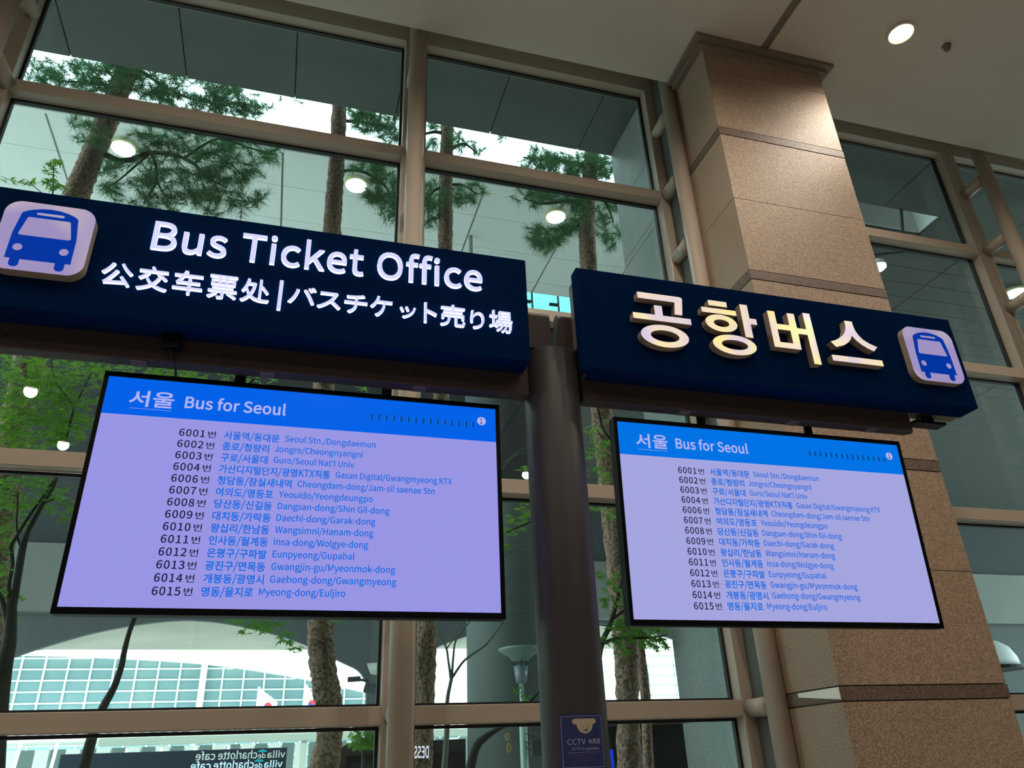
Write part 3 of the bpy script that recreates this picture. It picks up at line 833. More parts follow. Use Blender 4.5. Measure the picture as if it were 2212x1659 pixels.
sr = thing('illuminated_sign', 'navy lightbox sign with four large cream Korean letters, right of the post', 'sign', (1.77, 2.2, Z(1.227)))
sign_housing(.9235, 2.622, sr, ext=2.39)
_g = 2.15/2.15
bus_icon(sr, 2.4450, Z(1.4370), .2480, YF, .028)
KD = .030
def big_letter(parts, parent):
    V, F, FM = [], [], []
    for loops in parts:
        v, f, fm = solid([[(x, z+EYE) for x, z in L] for L in loops], YF-KD, YF-.0003)
        n = sum(len(q) for q in V)
        V.append(v)
        F += [tuple(i+n for i in q) for q in f]
        FM += fm
    obj('letter', np.vstack(V), F, [M_RETURN, M_WARM], parent, False, FM)
def ring(cx, cz, a, b, ai, bi):
    return [ellip(cx, cz, a, b), ellip(cx, cz, ai, bi)]
big_letter([[[(1.145, 1.5515), (1.3185, 1.5515), (1.3255, 1.5485), (1.3282, 1.542), (1.3185, 1.4715), (1.287, 1.4715), (1.294, 1.5248), (1.145, 1.5248)]],
            [[(1.1177, 1.4595), (1.2065, 1.4595), (1.2065, 1.501), (1.2385, 1.501), (1.2385, 1.4595), (1.351, 1.4595), (1.351, 1.4345), (1.1177, 1.4345)]],
            ring(1.235, 1.3722, .0954, .0465, .0570, .0239)], sr)
big_letter([[[(1.4378, 1.5572), (1.5165, 1.5572), (1.5165, 1.5338), (1.4378, 1.5338)]],
            [[(1.404, 1.5226), (1.551, 1.5226), (1.551, 1.5005), (1.404, 1.5005)]],
            ring(1.4796, 1.4592, .0669, .0373, .0325, .0158),
            [[(1.573, 1.5567), (1.606, 1.5567), (1.606, 1.4971), (1.6346, 1.4971), (1.6346, 1.4712), (1.606, 1.4712), (1.606, 1.411), (1.573, 1.411)]],
            ring(1.5197, 1.3705, .0916, .0425, .0552, .0203)], sr)
big_letter([[[(1.6923, 1.545), (1.7245, 1.545), (1.7245, 1.4895), (1.780, 1.4895), (1.780, 1.545), (1.8122, 1.545), (1.8122, 1.481), (1.8535, 1.481), (1.8535, 1.556), (1.8857, 1.556),
              (1.8857, 1.328), (1.8535, 1.328), (1.8535, 1.4555), (1.8122, 1.4555), (1.8095, 1.384), (1.6923, 1.384)],
             [(1.722, 1.465), (1.779, 1.465), (1.779, 1.4083), (1.722, 1.4083)]]], sr)
_seu = [(2.0455, 1.546), (2.0815, 1.546), (2.0818, 1.525), (2.0865, 1.503), (2.0965, 1.484), (2.1125, 1.4655), (2.138, 1.451), (2.1719, 1.4395), (2.150, 1.4176), (2.1225, 1.428), (2.0972, 1.4425), (2.0775, 1.459), (2.0625, 1.4785),
        (2.0530, 1.461), (2.0390, 1.446), (2.0116, 1.4285), (1.9735, 1.417), (1.9542, 1.4394), (1.9780, 1.448), (1.9985, 1.459), (2.0180, 1.473), (2.0320, 1.489), (2.0415, 1.509), (2.0448, 1.528)]
big_letter([[_seu], [[(1.9430, 1.3793), (2.1768, 1.3793), (2.1768, 1.3535), (1.9430, 1.3535)]]], sr)

# ------------------------------------------------------------------ hanging screens
M_SCR = mat('screen_lavender', (6, 6, 9), .22, spec=.07, emit=(152, 150, 228), estr=1.0)
M_HDR = mat('screen_header_blue', (4, 5, 9), .22, spec=.05, emit=(0, 97, 232), estr=1.0)
M_TWHITE = mat('screen_text_white', (4, 4, 6), .3, spec=.2, emit=(176, 178, 240), estr=1.0)
M_TDARK = mat('screen_text_dark', (4, 4, 6), .3, spec=.2, emit=(18, 22, 56), estr=1.0)
M_TBLUE = mat('screen_text_blue', (4, 4, 6), .3, spec=.2, emit=(0, 105, 222), estr=1.0)
M_TICK = mat('screen_tick', (4, 4, 6), .3, spec=.2, emit=(0, 62, 140), estr=1.0)
M_TICKG = mat('screen_tick_green', (4, 4, 6), .3, spec=.2, emit=(0, 140, 190), estr=1.0)
ROWS = [('6001', '서울역/동대문', 'Seoul Stn./Dongdaemun', -.0591, -.0428, .2385), ('6002', '종로/청량리', 'Jongro/Cheongnyangni', -.0864, -.0700, .1992),
        ('6003', '구로/서울대', "Guro/Seoul Nat'l Univ", -.0869, -.0700, .1742), ('6004', '가산디지털단지/광명KTX직통', 'Gasan Digital/Gwangmyeong KTX', .1027, .1190, .4887),
        ('6006', '청담동/잠실새내역', 'Cheongdam-dong/Jam-sil saenae Stn', -.0094, .0075, .4313), ('6007', '여의도/영등포', 'Yeouido/Yeongdeungpo', -.0597, -.0437, .2375),
        ('6008', '당산동/신길동', 'Dangsan-dong/Shin Gil-dong', -.0597, -.0437, .2905), ('6009', '대치동/가락동', 'Daechi-dong/Garak-dong', -.0598, -.0437, .2484),
        ('6010', '왕십리/한남동', 'Wangsimni/Hanam-dong', -.0600, -.0437, .2441), ('6011', '인사동/월계동', 'Insa-dong/Wolgye-dong', -.0600, -.0437, .2302),
        ('6012', '은평구/구파발', 'Eunpyeong/Gupabal', -.0600, -.0437, .1912), ('6013', '광진구/면목동', 'Gwangjin-gu/Myeonmok-dong', -.0600, -.0437, .3139),
        ('6014', '개봉동/광명시', 'Gaebong-dong/Gwangmyeong', -.0600, -.0437, .3181), ('6015', '명동/을지로', 'Myeong-dong/Euljiro', -.0857, -.0698, .1709)]
OX, OZ = .0349, .7671
def tvx(x):
    return x*1.00143-OX
def tvz(z):
    return z*1.00143-OZ
def make_screen(label):
    tv = thing('information_screen', label, 'screen')
    W2, H2 = .621, .3605
    hs = MB().box(-W2, W2, .004, .045, -H2, H2, 0, .003)
    hs.box(-.42, .42, .045, .07, -.25, .25, 0, .006)
    hs.build('housing', M_BLACK, tv)
    sx0, sx1, sz0, sz1, hz = tvx(-.5722), tvx(.6405), tvz(.4245), tvz(1.1095), tvz(.987)
    bz = MB().box(-W2, sx0, 0, .0039, -H2, H2).box(sx1, W2, 0, .0039, -H2, H2)
    bz.box(sx0, sx1, 0, .0039, -H2, sz0).box(sx0, sx1, 0, .0039, sz1, H2)
    bz.build('bezel', M_BEZEL, tv)
    MB().box(sx0, sx1, .0022, .0039, sz0, hz).build('display_panel', M_SCR, tv)
    hd = MB().box(sx0, sx1, .0022, .0039, hz, sz1).build('header_bar', M_HDR, tv)
    yt = .0016
    def line(name, parts, m, parent):
        V, F = [], []
        for v, f in parts:
            n = sum(len(q) for q in V)
            V.append(v)
            F += [tuple(i+n for i in q) for q in f]
        return obj(name, np.vstack(V), F, m, parent)
    line('header_text', [fit_text('서울', tvx(-.5047), tvx(-.3786), 0, h=.05, bold=.016, y=yt, zspan=(tvz(1.0165), tvz(1.0705)))], M_TWHITE, hd)
    line('header_text', [fit_text('Bus for Seoul', tvx(-.3473), tvx(-.0485), tvz(1.0243), h=.0368, bold=.030, track=.02, y=yt)], M_TWHITE, hd)
    MB().box(tvx(-.498), tvx(-.382), yt, yt+.0003, tvz(1.0092), tvz(1.0100)).build('underline', M_TWHITE, hd)
    for k in range(15):
        x = tvx(.2194+(.5611-.2194)*k/14)
        tk = MB()
        V, F = flat([rrect(x-.0028, x+.0042, tvz(1.0345), tvz(1.0545), .0028, 4)], yt)
        tk.add(V, F, 0)
        V, F = flat([rrect(x-.0050, x-.0030, tvz(1.0365), tvz(1.0535), .0009, 3)], yt)
        tk.add(V, F, 1)
        tk.build('page_tick', [M_TICK, M_TICKG], hd)
    V, F = flat([ellip(tvx(.591), tvz(1.0605), .0152, .0152)], yt)
    disc = obj('page_disc', V, F, M_TWHITE, hd)
    V, F = fit_text('1', tvx(.5865), tvx(.5940), tvz(1.0505), h=.020, bold=.02, y=yt-.0005)
    obj('page_number', V, F, M_TDARK, hd)
    for i, (num, ko, en, kr, l0, l1) in enumerate(ROWS):
        zb = tvz(.9315-.0363*i)
        line('route_number', [fit_text(num, tvx(-.3495), tvx(-.2765), zb, h=.0222, bold=.022, track=.10, y=yt),
                              fit_text('번', tvx(-.2685), tvx(-.2455), 0, h=.0235, bold=.008, y=yt, zspan=(zb-.0005, zb+.0215))], M_TDARK, tv)
        # Korean name: glyph cell height fixed, width from the photo
        line('place_name', [fit_text(ko, tvx(-.2225), tvx(kr), zb+.0012, h=.0288, bold=.020, y=yt)], M_TBLUE, tv)
        line('place_name', [fit_text(en, tvx(l0), tvx(l1), zb+.0045, h=.0195, bold=.020, y=yt)], M_TBLUE, tv)
    for ux in (-.237, .237):
        MB().box(ux-.017, ux+.017, .046, .054, .20, .545).box(ux-.017, ux+.017, .004, .046, .46, .545).build('mount_bar', M_BLACK, tv)
    return tv
tv1 = make_screen('screen listing bus routes for Seoul, left of the round post')
tv1.location = (OX, 2.3033, Z(OZ))
tv1['group'] = 'bus route screens'
tv2 = dup(tv1, (1.6991, 2.3105, Z(.7568)), 'screen listing bus routes for Seoul, right of the round post', (0.0500, 0, 0))

# viewing-angle colour shift of the right screen, put into paler emission colours
M_SCR2 = mat('screen_pale_lavender', (6, 6, 9), .22, spec=.07, emit=(164, 165, 223), estr=1.0)
M_HDR2 = mat('screen_header_azure', (4, 5, 9), .22, spec=.05, emit=(0, 114, 228), estr=1.0)
for _ch in tv2.children:
    for _old, _new in ((M_SCR, M_SCR2), (M_HDR, M_HDR2)):
        if _ch.type == 'MESH' and _ch.data.materials[0] == _old:
            _ch.data = _ch.data.copy()
            _ch.data.materials[0] = _new

# cables and small devices under the signs
def cable(pts, label, r=.0035):
    p = [tuple(q) for q in smooth_path([tuple(q) for q in pts], 6)]
    o = MB().tube(p, r, 8).build('cable', M_CABLE, None, True)
    return tag(o, label, 'cable')
dev = thing('power_adapter', 'black power adapter fixed to the brown beam above the left screen', 'adapter', (-.402, 2.225, Z(1.18)))
MB().box(-.428, -.376, 2.205, 2.2448, Z(1.182), Z(1.226), 0, .006).build('adapter_body', M_BLACK, dev)
MB().tube([(-.402, 2.222, Z(1.171)), (-.402, 2.222, Z(1.184))], .007, 12).build('cord_grip', M_BLACK, dev)
cable([(-.402, 2.222, Z(1.172)), (-.394, 2.222, Z(1.150)), (-.386, 2.27, Z(1.135)), (-.392, 2.335, Z(1.126)), (-.394, 2.352, Z(1.09))], 'black cable hanging from the adapter down to the left screen')
cable([at(1291, 880, 2.35), at(1296, 900, 2.36), at(1302, 925, 2.362), at(1318, 948, 2.362), at(1335, 965, 2.362)], 'black cable curving from the right beam behind the right screen')
cable([at(548, 818, 2.34), at(541, 827, 2.352), at(532, 836, 2.355), at(528, 850, 2.357)], 'short black cable beside the left hanger of the left screen', .003)
bx = thing('junction_box', 'small black box with loose wires under the right end of the Korean sign', 'box', (2.459, 2.262, Z(1.195)))
MB().box(2.428, 2.488, 2.252, 2.285, Z(1.199), Z(1.228), 0, .004).build('box_body', M_BLACK, bx)
wr = MB()
for k, (dx, dz) in enumerate(((-.028, .006), (-.01, .016), (.012, .014))):
    wr.tube([tuple(q) for q in smooth_path([(2.43+k*.015, 2.251, Z(1.21)), (2.435+k*.015+dx*.4, 2.243, Z(1.214+dz*.5)), (2.45+k*.012, 2.249, Z(1.222))], 5)], .0016, 6)
wr.build('wire', M_CABLE, bx)
tag(MB().box(2.375, 2.53, 2.236, 2.292, Z(1.183), Z(1.195), 0, .003).build('support_bar', M_BLACK), 'flat black bar sticking out of the right beam end under the sign', 'bar')

# CCTV notice wrapped on the post
M_NOTICE = mat('notice_blue', (30, 40, 92), .45)
M_NCREAM = mat('notice_cream', (170, 156, 132), .5)
M_NTEXT = mat('notice_text', (150, 152, 182), .5)
nt_ = thing('cctv_notice', 'dark blue CCTV notice stuck on the round post', 'notice', (.84, 2.19, Z(0)))
NX, NR = PX, PR+.0008
def bend(v, lift):
    v = np.array(v)
    R_ = NR+lift
    out = v.copy()
    out[:, 1] = PY-np.sqrt(np.maximum(R_**2-(v[:, 0]-NX)**2, 0))
    return out
def strip(x0, x1, z0, z1, lift, n=16):
    xs = np.linspace(x0, x1, n+1)
    v = [(x, 0, z) for z in (z0, z1) for x in xs]
    f = [(i, i+1, n+2+i, n+1+i) for i in range(n)]
    return bend(v, lift), f
nx0, nx1, nz0, nz1 = .776, .904, -.010, .131
v, f = strip(nx0, nx1, Z(nz0), Z(nz1), 0)
obj('plate', v, f, M_NOTICE, nt_, True)
bd = MB()
for a in (strip(nx0+.006, nx1-.006, Z(nz1)-.0065, Z(nz1)-.0055, .0006), strip(nx0+.006, nx1-.006, Z(nz0)+.0055, Z(nz0)+.0065, .0006),
          strip(nx0+.005, nx0+.006, Z(nz0)+.006, Z(nz1)-.006, .0006, 2), strip(nx1-.006, nx1-.005, Z(nz0)+.006, Z(nz1)-.006, .0006, 2),
          strip(nx0+.018, nx1-.012, Z(.0325), Z(.0333), .0006)):
    bd.add(*a)
bd.build('border', M_NTEXT, nt_)
fp = MB()
for k_, (xa, xb) in enumerate(((.797, .888), (.797, .862), (.799, .868), (.799, .850))):
    fp.add(*strip(xa, xb, Z(.0258-.0068*k_), Z(.0274-.0068*k_), .0006))
fp.build('fine_print', mat('fine_print', (62, 68, 112), .5), nt_)
cxm = .8435
def band(x0, x1, lo, hi, lift, n=64):
    """patch of the curved plate between two outlines lo(x) and hi(x)"""
    xs = np.linspace(x0, x1, n+1)
    v_ = [(x, 0, lo(x)) for x in xs] + [(x, 0, hi(x)) for x in xs]
    return bend(v_, lift), [(i, i+1, n+2+i, n+1+i) for i in range(n)]
def rnd(x, r=.007):
    d_ = max(abs(x-cxm)-(.035-r), 0)
    return math.sqrt(max(r*r-d_*d_, 0))
v, f = band(cxm-.035, cxm+.035, lambda x: Z(.1113)-rnd(x), lambda x: Z(.1113)+rnd(x), .0008)
cp = obj('camera_picture', v, f, M_NCREAM, nt_)
v, f = band(cxm-.0235, cxm+.0235, lambda x: Z(.1043)-.0245*math.sqrt(max(1-((x-cxm)/.0235)**2, 0)), lambda x: Z(.1045), .0008)
obj('dome', v, f, M_NCREAM, cp)
v, f = fill2d([ellip(cxm+.002, Z(.0885), .0035, .0035, 20), [(cxm-.0075, Z(.1040)), (cxm-.0066, Z(.1040)), (cxm-.0066, Z(.0840)), (cxm-.0075, Z(.0840))], [(cxm+.0080, Z(.1040)), (cxm+.0089, Z(.1040)), (cxm+.0089, Z(.0840)), (cxm+.0080, Z(.0840))]])
obj('camera_lens', bend(np.stack([v[:, 0], v[:, 1]*0, v[:, 1]], 1), .0013), f, M_NOTICE, cp)
for s_, a, b, zb, h_ in (('CCTV', .7935, .8420, .0530, .0138), ('녹화중', .8505, .8890, .0540, .0160), ('CCTV in operation', .8040, .8830, .0390, .0070)):
    v, f = fit_text(s_, a, b, Z(zb), h=h_, bold=.012)
    obj('notice_text', bend(v, .0008), f, M_NTEXT, nt_)

# ================================================================== outside the glass
M_STONE = mat('outside_granite', (150, 152, 148), .55, noise=(120, (104, 108, 106), .2), bump=(60, .25))
M_SOFF = mat('dark_soffit', (96, 98, 96), .8)
M_SOFFJ = mat('soffit_joint', (64, 67, 65), .9)
M_CANOPY = mat('white_canopy', (236, 238, 234), .6)
M_CANOPYJ = mat('canopy_joint', (150, 156, 152), .8)
M_GROUND = mat('pavement', (212, 210, 204), .8)
M_CONC_D = mat('dark_concrete', (52, 55, 57), .85, noise=(.6, (46, 49, 51), .2))
M_CONC_L = mat('light_concrete', (116, 115, 109), .85, noise=(.5, (98, 99, 95), .22))
M_VAULT = mat('vault_concrete', (182, 174, 160), .85, noise=(.5, (160, 154, 142), .22))
M_WHT = mat('white_cladding', (240, 240, 238), .5)
M_TGLASS = mat('terminal_glass', (128, 150, 152), .15, spec=.5, noise=(.25, (104, 132, 138), .25))
M_TGRID = mat('terminal_grid', (214, 236, 228), .5)

struct(MB().box(-60, 90, 4.2, 140, -.3, -.02).build('ground', M_GROUND))
struct(MB().box(-9, 2.80, 4.5, 7.3, -.3, .25).box(3.92, 14, 4.5, 7.3, -.3, .25).build('bounce_cut_bed', mat('bounce_cut_soil', (70, 62, 50), .95, noise=(9, (44, 40, 32), .2))))  # dark bed added below view to cut light bouncing up the trunks
# stone pier that carries the column line on outside the glass
px0, px1 = 2.808, 3.904
_pc = sorted([-1.6] + [q*5.15/4.77 for q in _joints+_bands] + [(q+.071)*5.15/4.77 for q in _bands] + [5.59])
pr = MB().box(px0+.006, px1-.006, 4.205, 5.36, 0, Z(5.6), 1)
for a, b in zip(_pc[:-1], _pc[1:]):
    pr.box(px0, px1, 4.205, 5.365, Z(a)+.003, Z(b)-.003)
struct(pr.build('granite_pier', [M_STONE, M_SOFFJ]))
# wall strip between window head and the outside soffit, and the dark soffit of joined panels
struct(MB().box(-9, 14, 4.0, 4.19, CZ+.63, Z(6.6)).box(-40, 60, 2.2, 4.19, Z(6.62), Z(32)).build('wall_front_upper', M_CONC_D))  # tall box is out of view, raised to shade trees and viaduct
sf = MB()
xs_ = [-9] + [-2.19-.93*k for k in range(6, 0, -1)] + [-2.19, -1.26, -.33, .60, 1.53, 2.45, 3.38, 4.3]
for a, b in zip(xs_[:-1], xs_[1:]):
    sf.box(a+.005, b-.005, 4.2, 5.39, Z(5.6), Z(5.63))
sf.box(-9, 4.3, 4.2, 5.39, Z(5.632), Z(6.6), 1)
struct(sf.build('soffit', [M_SOFF, M_SOFFJ]))
# right-hand soffit with an opening, slatted farther out
sr_ = MB()
for a in range(5):
    x0, x1 = 4.3+a*1.9, 4.3+(a+1)*1.9
    sr_.box(x0+.006, x1-.006, 4.2, 5.40, Z(5.6), Z(5.63))
sr_.box(4.3, 14, 4.2, 5.40, Z(5.632), Z(6.6), 1)
sr_.box(7.02, 14, 5.40, 5.75, Z(5.6), Z(6.6), 0)
for k in range(34):
    y0 = 5.75+k*.30
    for x0, x1 in ((5.65 if y0 < 9.4 else 4.3, 7.9), (7.915, 11.5), (11.515, 20)):
        sr_.box(x0, x1, y0+.004, y0+.296, Z(5.6), Z(5.63))
sr_.box(5.65, 20, 5.75, 15.95, Z(5.632), Z(6.6), 1)
sr_.box(4.3, 7.02, 5.735, 5.749, Z(5.632), Z(6.6), 2).box(7.006, 7.019, 5.402, 5.735, Z(5.632), Z(6.6), 2).box(5.62, 5.66, 5.41, 5.73, Z(5.70), Z(5.78), 1)
struct(sr_.build('slatted_soffit', [mat('slat_soffit', (70, 72, 70), .8), M_SOFFJ, M_CANOPY]))

# white canopy beyond the planting gap
CY0, CY1, CZ0 = 7.11, 9.28, Z(6.5)
cn = MB()
cxs = [-2.96-2.45*k for k in range(5, 0, -1)] + [-2.96, -.49, 1.95, 3.22, 4.4, 5.6]
cys = [CY0, 7.70, 8.35, 9.0, CY1]
for a, b in zip(cxs[:-1], cxs[1:]):
    for c, d in zip(cys[:-1], cys[1:]):
        cn.box(a+.012, b-.012, c+.004, d-.004, CZ0, CZ0+.03)
cn.box(cxs[0], 5.6, CY0, CY1, CZ0+.031, CZ0+.25, 1)
cn.box(cxs[0], 5.6, CY0-.05, CY0, CZ0-.01, CZ0+.28)
struct(cn.build('canopy', [M_CANOPY, M_CANOPYJ]))
M_CLAMP = mat('canopy_lamp_lens', (255, 250, 240), .4, emit=(255, 250, 236), estr=6)
M_CRING = mat('canopy_lamp_ring', (214, 210, 170), .4)
for x, wh in ((-4.83, 'hidden left of the first window'), (-2.226, 'among the pine twigs, leftmost of the three lit'), (.385, 'beside the middle window pipe'), (2.974, 'in front of the right pine trunk')):
    if x < -4:
        continue
    d = thing('canopy_downlight', 'round lamp in the white canopy, %s' % wh, 'light', (x, 7.43, CZ0-.05), 'white canopy downlights')
    MB().lathe([(.145, CZ0-.002), (.15, CZ0-.045), (.128, CZ0-.05), (.125, CZ0-.03)], x, 7.43, 32).build('trim_ring', M_CRING, d)
    MB().lathe([(.126, CZ0-.056), (.127, CZ0-.0505)], x, 7.43, 32).build('lens', M_CLAMP, d)
tag(MB().tube([(1.99, 8.14, CZ0-.001), (1.99, 8.14, CZ0-1.6)], .028, 12).build('drop_pipe', M_CANOPYJ), 'thin pale pipe hanging from the white canopy above the sign', 'pipe')
tag(MB().box(2.33, 2.72, 8.42, 8.60, CZ0-.006, CZ0-.001).build('access_hatch', M_CANOPY), 'small rectangular hatch in the white canopy near the drop pipe', 'hatch')
d = thing('canopy_downlight', 'bright round lamp behind the pipe bracket at the right edge', 'light', (9.24, 6.47, Z(5.55)))
MB().lathe([(.15, Z(5.598)), (.155, Z(5.56)), (.13, Z(5.555))], 9.24, 6.473, 28).build('trim_ring', M_CRING, d)
MB().lathe([(.128, Z(5.545)), (.129, Z(5.554))], 9.24, 6.473, 28).build('lens', M_CLAMP, d)
d = thing('arm_lamp', 'small lamp on an arm in the bright opening right of the column', 'lamp', (6.55, 5.7, Z(5.2)))
_q = at(1897, 574, 5.6)
MB().lathe([(.02, _q.z+.09), (.075, _q.z+.05), (.085, _q.z-.01)], _q.x, 5.6, 24).build('lamp_shade', M_WHT, d)
MB().lathe([(.08, _q.z-.03), (.05, _q.z-.055), (.08, _q.z-.012)], _q.x, 5.6, 24).build('lens', M_CLAMP, d)
MB().tube([(_q.x, 5.6, _q.z+.09), (_q.x, 5.6, _q.z+.15), (_q.x+.32, 5.5, _q.z+.17), (_q.x+.36, 5.39, Z(5.606))], .018, 10).build('arm', M_CONC_D, d)

# ------------------------------------------------------------------ viaduct
VY = 16.0
vd = thing('viaduct', 'grey concrete road viaduct with shallow arches behind the trees', 'bridge', (-2, VY, 0))
MB().box(-16, 24, VY, VY+5, Z(4.06), Z(10.6)).build('deck_wall', M_CONC_D, vd)
MB().box(-16, 24, VY-.25, VY+.5, Z(2.82), Z(4.06)).build('light_beam', M_CONC_L, vd)
def spl(p):
    return [tuple(q) for q in smooth_path(p, 5)]
arch1 = [(-.40, .040), (-.36, .085), (-.31, .118), (-.2504, .1418), (-.19, .1600), (-.115, .1710), (-.05, .1655), (.02, .1475), (.076, .1230), (.096, .1130), (.1065, .098)]
arch2 = [(.152, .100), (.160, .1185), (.175, .1290), (.196, .1425), (.2385, .1570), (.30, .176), (.38, .1755), (.50, .160), (.60, .12), (.65, .05)]
poly = [(-1.0, .1765), (-1.0, .0)] + [(-.42, 0)] + spl(arch1) + [(.1085, .0), (.150, .0)] + spl(arch2) + [(.66, 0), (1.5, 0), (1.5, .1765)]
V, F, _ = solid([[(x*VY, z*VY+EYE if z > 0 else -.02) for x, z in poly]], VY, VY+.12)
obj('arch_wall', V, F, mat('arch_concrete', (84, 88, 88), .85, noise=(.6, (74, 78, 79), .2)), vd)
MB().box(-16, 24, 13.4, 16.3, Z(11.62), Z(12.3)).build('sky_shade_slab', M_CONC_D, vd)  # unseen slab added to keep sky light off the viaduct wall
def vault(pts, zfar, yfar, name):
    p = smooth_path(pts, 5)
    n = len(p)
    v = [(x*VY, VY+.12, z*VY+EYE) for x, z in p] + [(x*yfar, yfar, zfar*yfar+EYE) for x, z in p]
    v += [(x, y, z+.25) for x, y, z in v]
    f = []
    for i in range(n-1):
        f.append((i, i+1, n+i+1, n+i))
        f.append((2*n+i, 3*n+i, 3*n+i+1, 2*n+i+1))
        f.append((n+i, n+i+1, 3*n+i+1, 3*n+i))
    return obj(name, v, f, M_VAULT, vd, True)
vault(arch1[2:-2], .1375, 20, 'vault')
vault(arch2[2:-2], .139, 20, 'vault')
pc = MB()
pc.lathe([(.30, -.02), (.30, Z(1.36)), (.22, Z(1.52)), (.22, Z(1.70)), (.40, Z(1.75)), (.46, Z(1.95))], .1265*VY, VY+.3, 24)
pc.build('pier_head', mat('pier_head_concrete', (176, 176, 168), .8), vd, True)
# security lamp heads fixed on the pier
fl = thing('floodlight', 'round floodlight fixed on the small viaduct pier', 'lamp', (1.9, 15.6, Z(1.1)))
_q = at(803, 1486, 15.5)
MB().tube([(_q.x-.12, 15.6, _q.z+.02), (_q.x+.1, 15.55, _q.z-.04)], [.09, .11], 16).build('lamp_head', M_CONC_D, fl)
MB().tube([(_q.x+.1, 15.58, _q.z), (_q.x+.16, 15.95, _q.z)], .03, 10).build('arm', M_CONC_D, fl)
c2 = thing('security_camera', 'small security camera sticking out left of the viaduct pier', 'camera', (1.6, 15.8, Z(1.3)))
_q = at(765, 1468, 15.8)
MB().tube([(_q.x-.12, 15.8, _q.z), (_q.x+.12, 15.8, _q.z+.015)], .05, 12).build('camera_body', M_CONC_D, c2)
MB().tube([(_q.x+.1, 15.8, _q.z), (_q.x+.28, 15.9, _q.z-.02)], .025, 8).build('arm', M_CONC_D, c2)
MB().box(-2, 14, 16.05, 16.08, Z(10.62), Z(11.6)).build('glass_panel', glass_mat('railing_glass', (150, 226, 228)), vd)
for x in (5.55, 6.28):
    MB().tube([(x, 16.0, Z(10.6)), (x, 16.0, Z(11.7))], .03, 8).build('railing_post', M_CONC_L, vd)
for x in (5.40, 6.15):
    MB().box(x-.12, x+.12, 15.97, 16.05, Z(10.90), Z(10.96)).build('glass_clamp', M_CONC_D, vd)
# round concrete pier near the glass
rp = MB().lathe([(.60, -.02), (.60, Z(3.18)), (.585, Z(3.2))], 2.90, 9.9, 40)
rp.lathe([(.585, Z(3.2)), (.585, Z(5.9))], 2.90, 9.9, 40, 1)
tag(rp.build('concrete_pier', [mat('pier_concrete', (84, 90, 86), .7), M_CONC_D], None, True), 'thick round grey concrete pier behind the street lamp', 'pier')
_m = MB()  # handles reflected in the glass, modelled as solid yellow rings
for k, (a, b) in enumerate((((1096, 1583), (1096, 1600)), ((1099, 1605), (1099, 1626)))):
    p, q = at(*a, 9.25), at(*b, 9.25)
    w_ = .018
    V, F, _ = solid([ellip((p.x+q.x)/2, (p.z+q.z)/2, .026, (p.z-q.z)/2, 24), ellip((p.x+q.x)/2, (p.z+q.z)/2, .014, (p.z-q.z)/2-.012, 24)], 9.24, 9.26)
    _m.add(V, F)
tag(_m.build('reflected_ring', mat('reflected_ring_yellow', (190, 160, 90), .4, .3)), 'pair of small yellow oval rings standing for handles reflected in the glass', 'rings')

# ------------------------------------------------------------------ terminal far behind
TY = 60.0
tm = thing('terminal_building', 'distant white terminal with a curved roof and gridded glass front', 'building', (-6, TY, 0))
top = smooth_path([(-.62, .118), (-.45, .130), (-.30, .1312), (-.19, .1280), (-.0775, .1205), (.03, .1040), (.128, .0820), (.2, .062), (.26, .040)], 5)
def topz(x):
    xs2 = [p[0]*TY for p in top]
    zs2 = [p[1]*TY+EYE for p in top]
    return float(np.interp(x, xs2, zs2))
V, F, _ = solid([[(p[0]*TY, p[1]*TY+EYE) for p in top] + [(top[-1][0]*TY, 0), (top[0][0]*TY, 0)]], TY, TY+.3)
obj('glass_front', V, F, M_TGLASS, tm)
gm = MB()
x = top[0][0]*TY
while x < top[-1][0]*TY:
    gm.box(x-.055, x+.055, TY-.12, TY, 0, topz(x))
    x += 1.40
for k in range(14):
    z = Z(.7+.70*k)
    xl = [q for q in np.linspace(top[0][0]*TY, top[-1][0]*TY, 300) if topz(q) > z]
    if xl:
        gm.box(xl[0], xl[-1], TY-.10, TY, z-.045, z+.045)
gm.build('mullion_grid', M_TGRID, tm)
for x in (-4.85, 6.6, -21, 15):
    MB().box(x-.2, x+.2, TY-.5, TY-.1, 0, topz(x)).build('facade_column', M_WHT, tm)
rf = []
for p in top:
    rf.append((p[0]*TY, p[1]*TY+EYE))
back = [(x_, z_+2.2+.10*(x_+37)) for x_, z_ in rf]
V, F, _ = solid([rf + back[::-1]], TY-2.5, TY+1)
obj('roof', V, F, M_WHT, tm)
M_WHB = mat('pale_cladding', (206, 212, 206), .6)
tb = thing('white_building', 'pale building with a window grid beside the stone pier', 'building', (25, 50, 0))
MB().box(23.2, 40, 50, 60, 0, Z(6.6)).build('block', M_WHB, tb)
_m = MB()
for k in range(12):
    _m.box(23.2, 40, 49.95, 50, Z(.3+.62*k), Z(.3+.62*k)+.04)
for k in range(8):
    _m.box(24.1+1.9*k, 24.14+1.9*k, 49.95, 50, 0, Z(6.3))
_m.build('facade_line', mat('facade_line', (140, 150, 146), .6), tb)

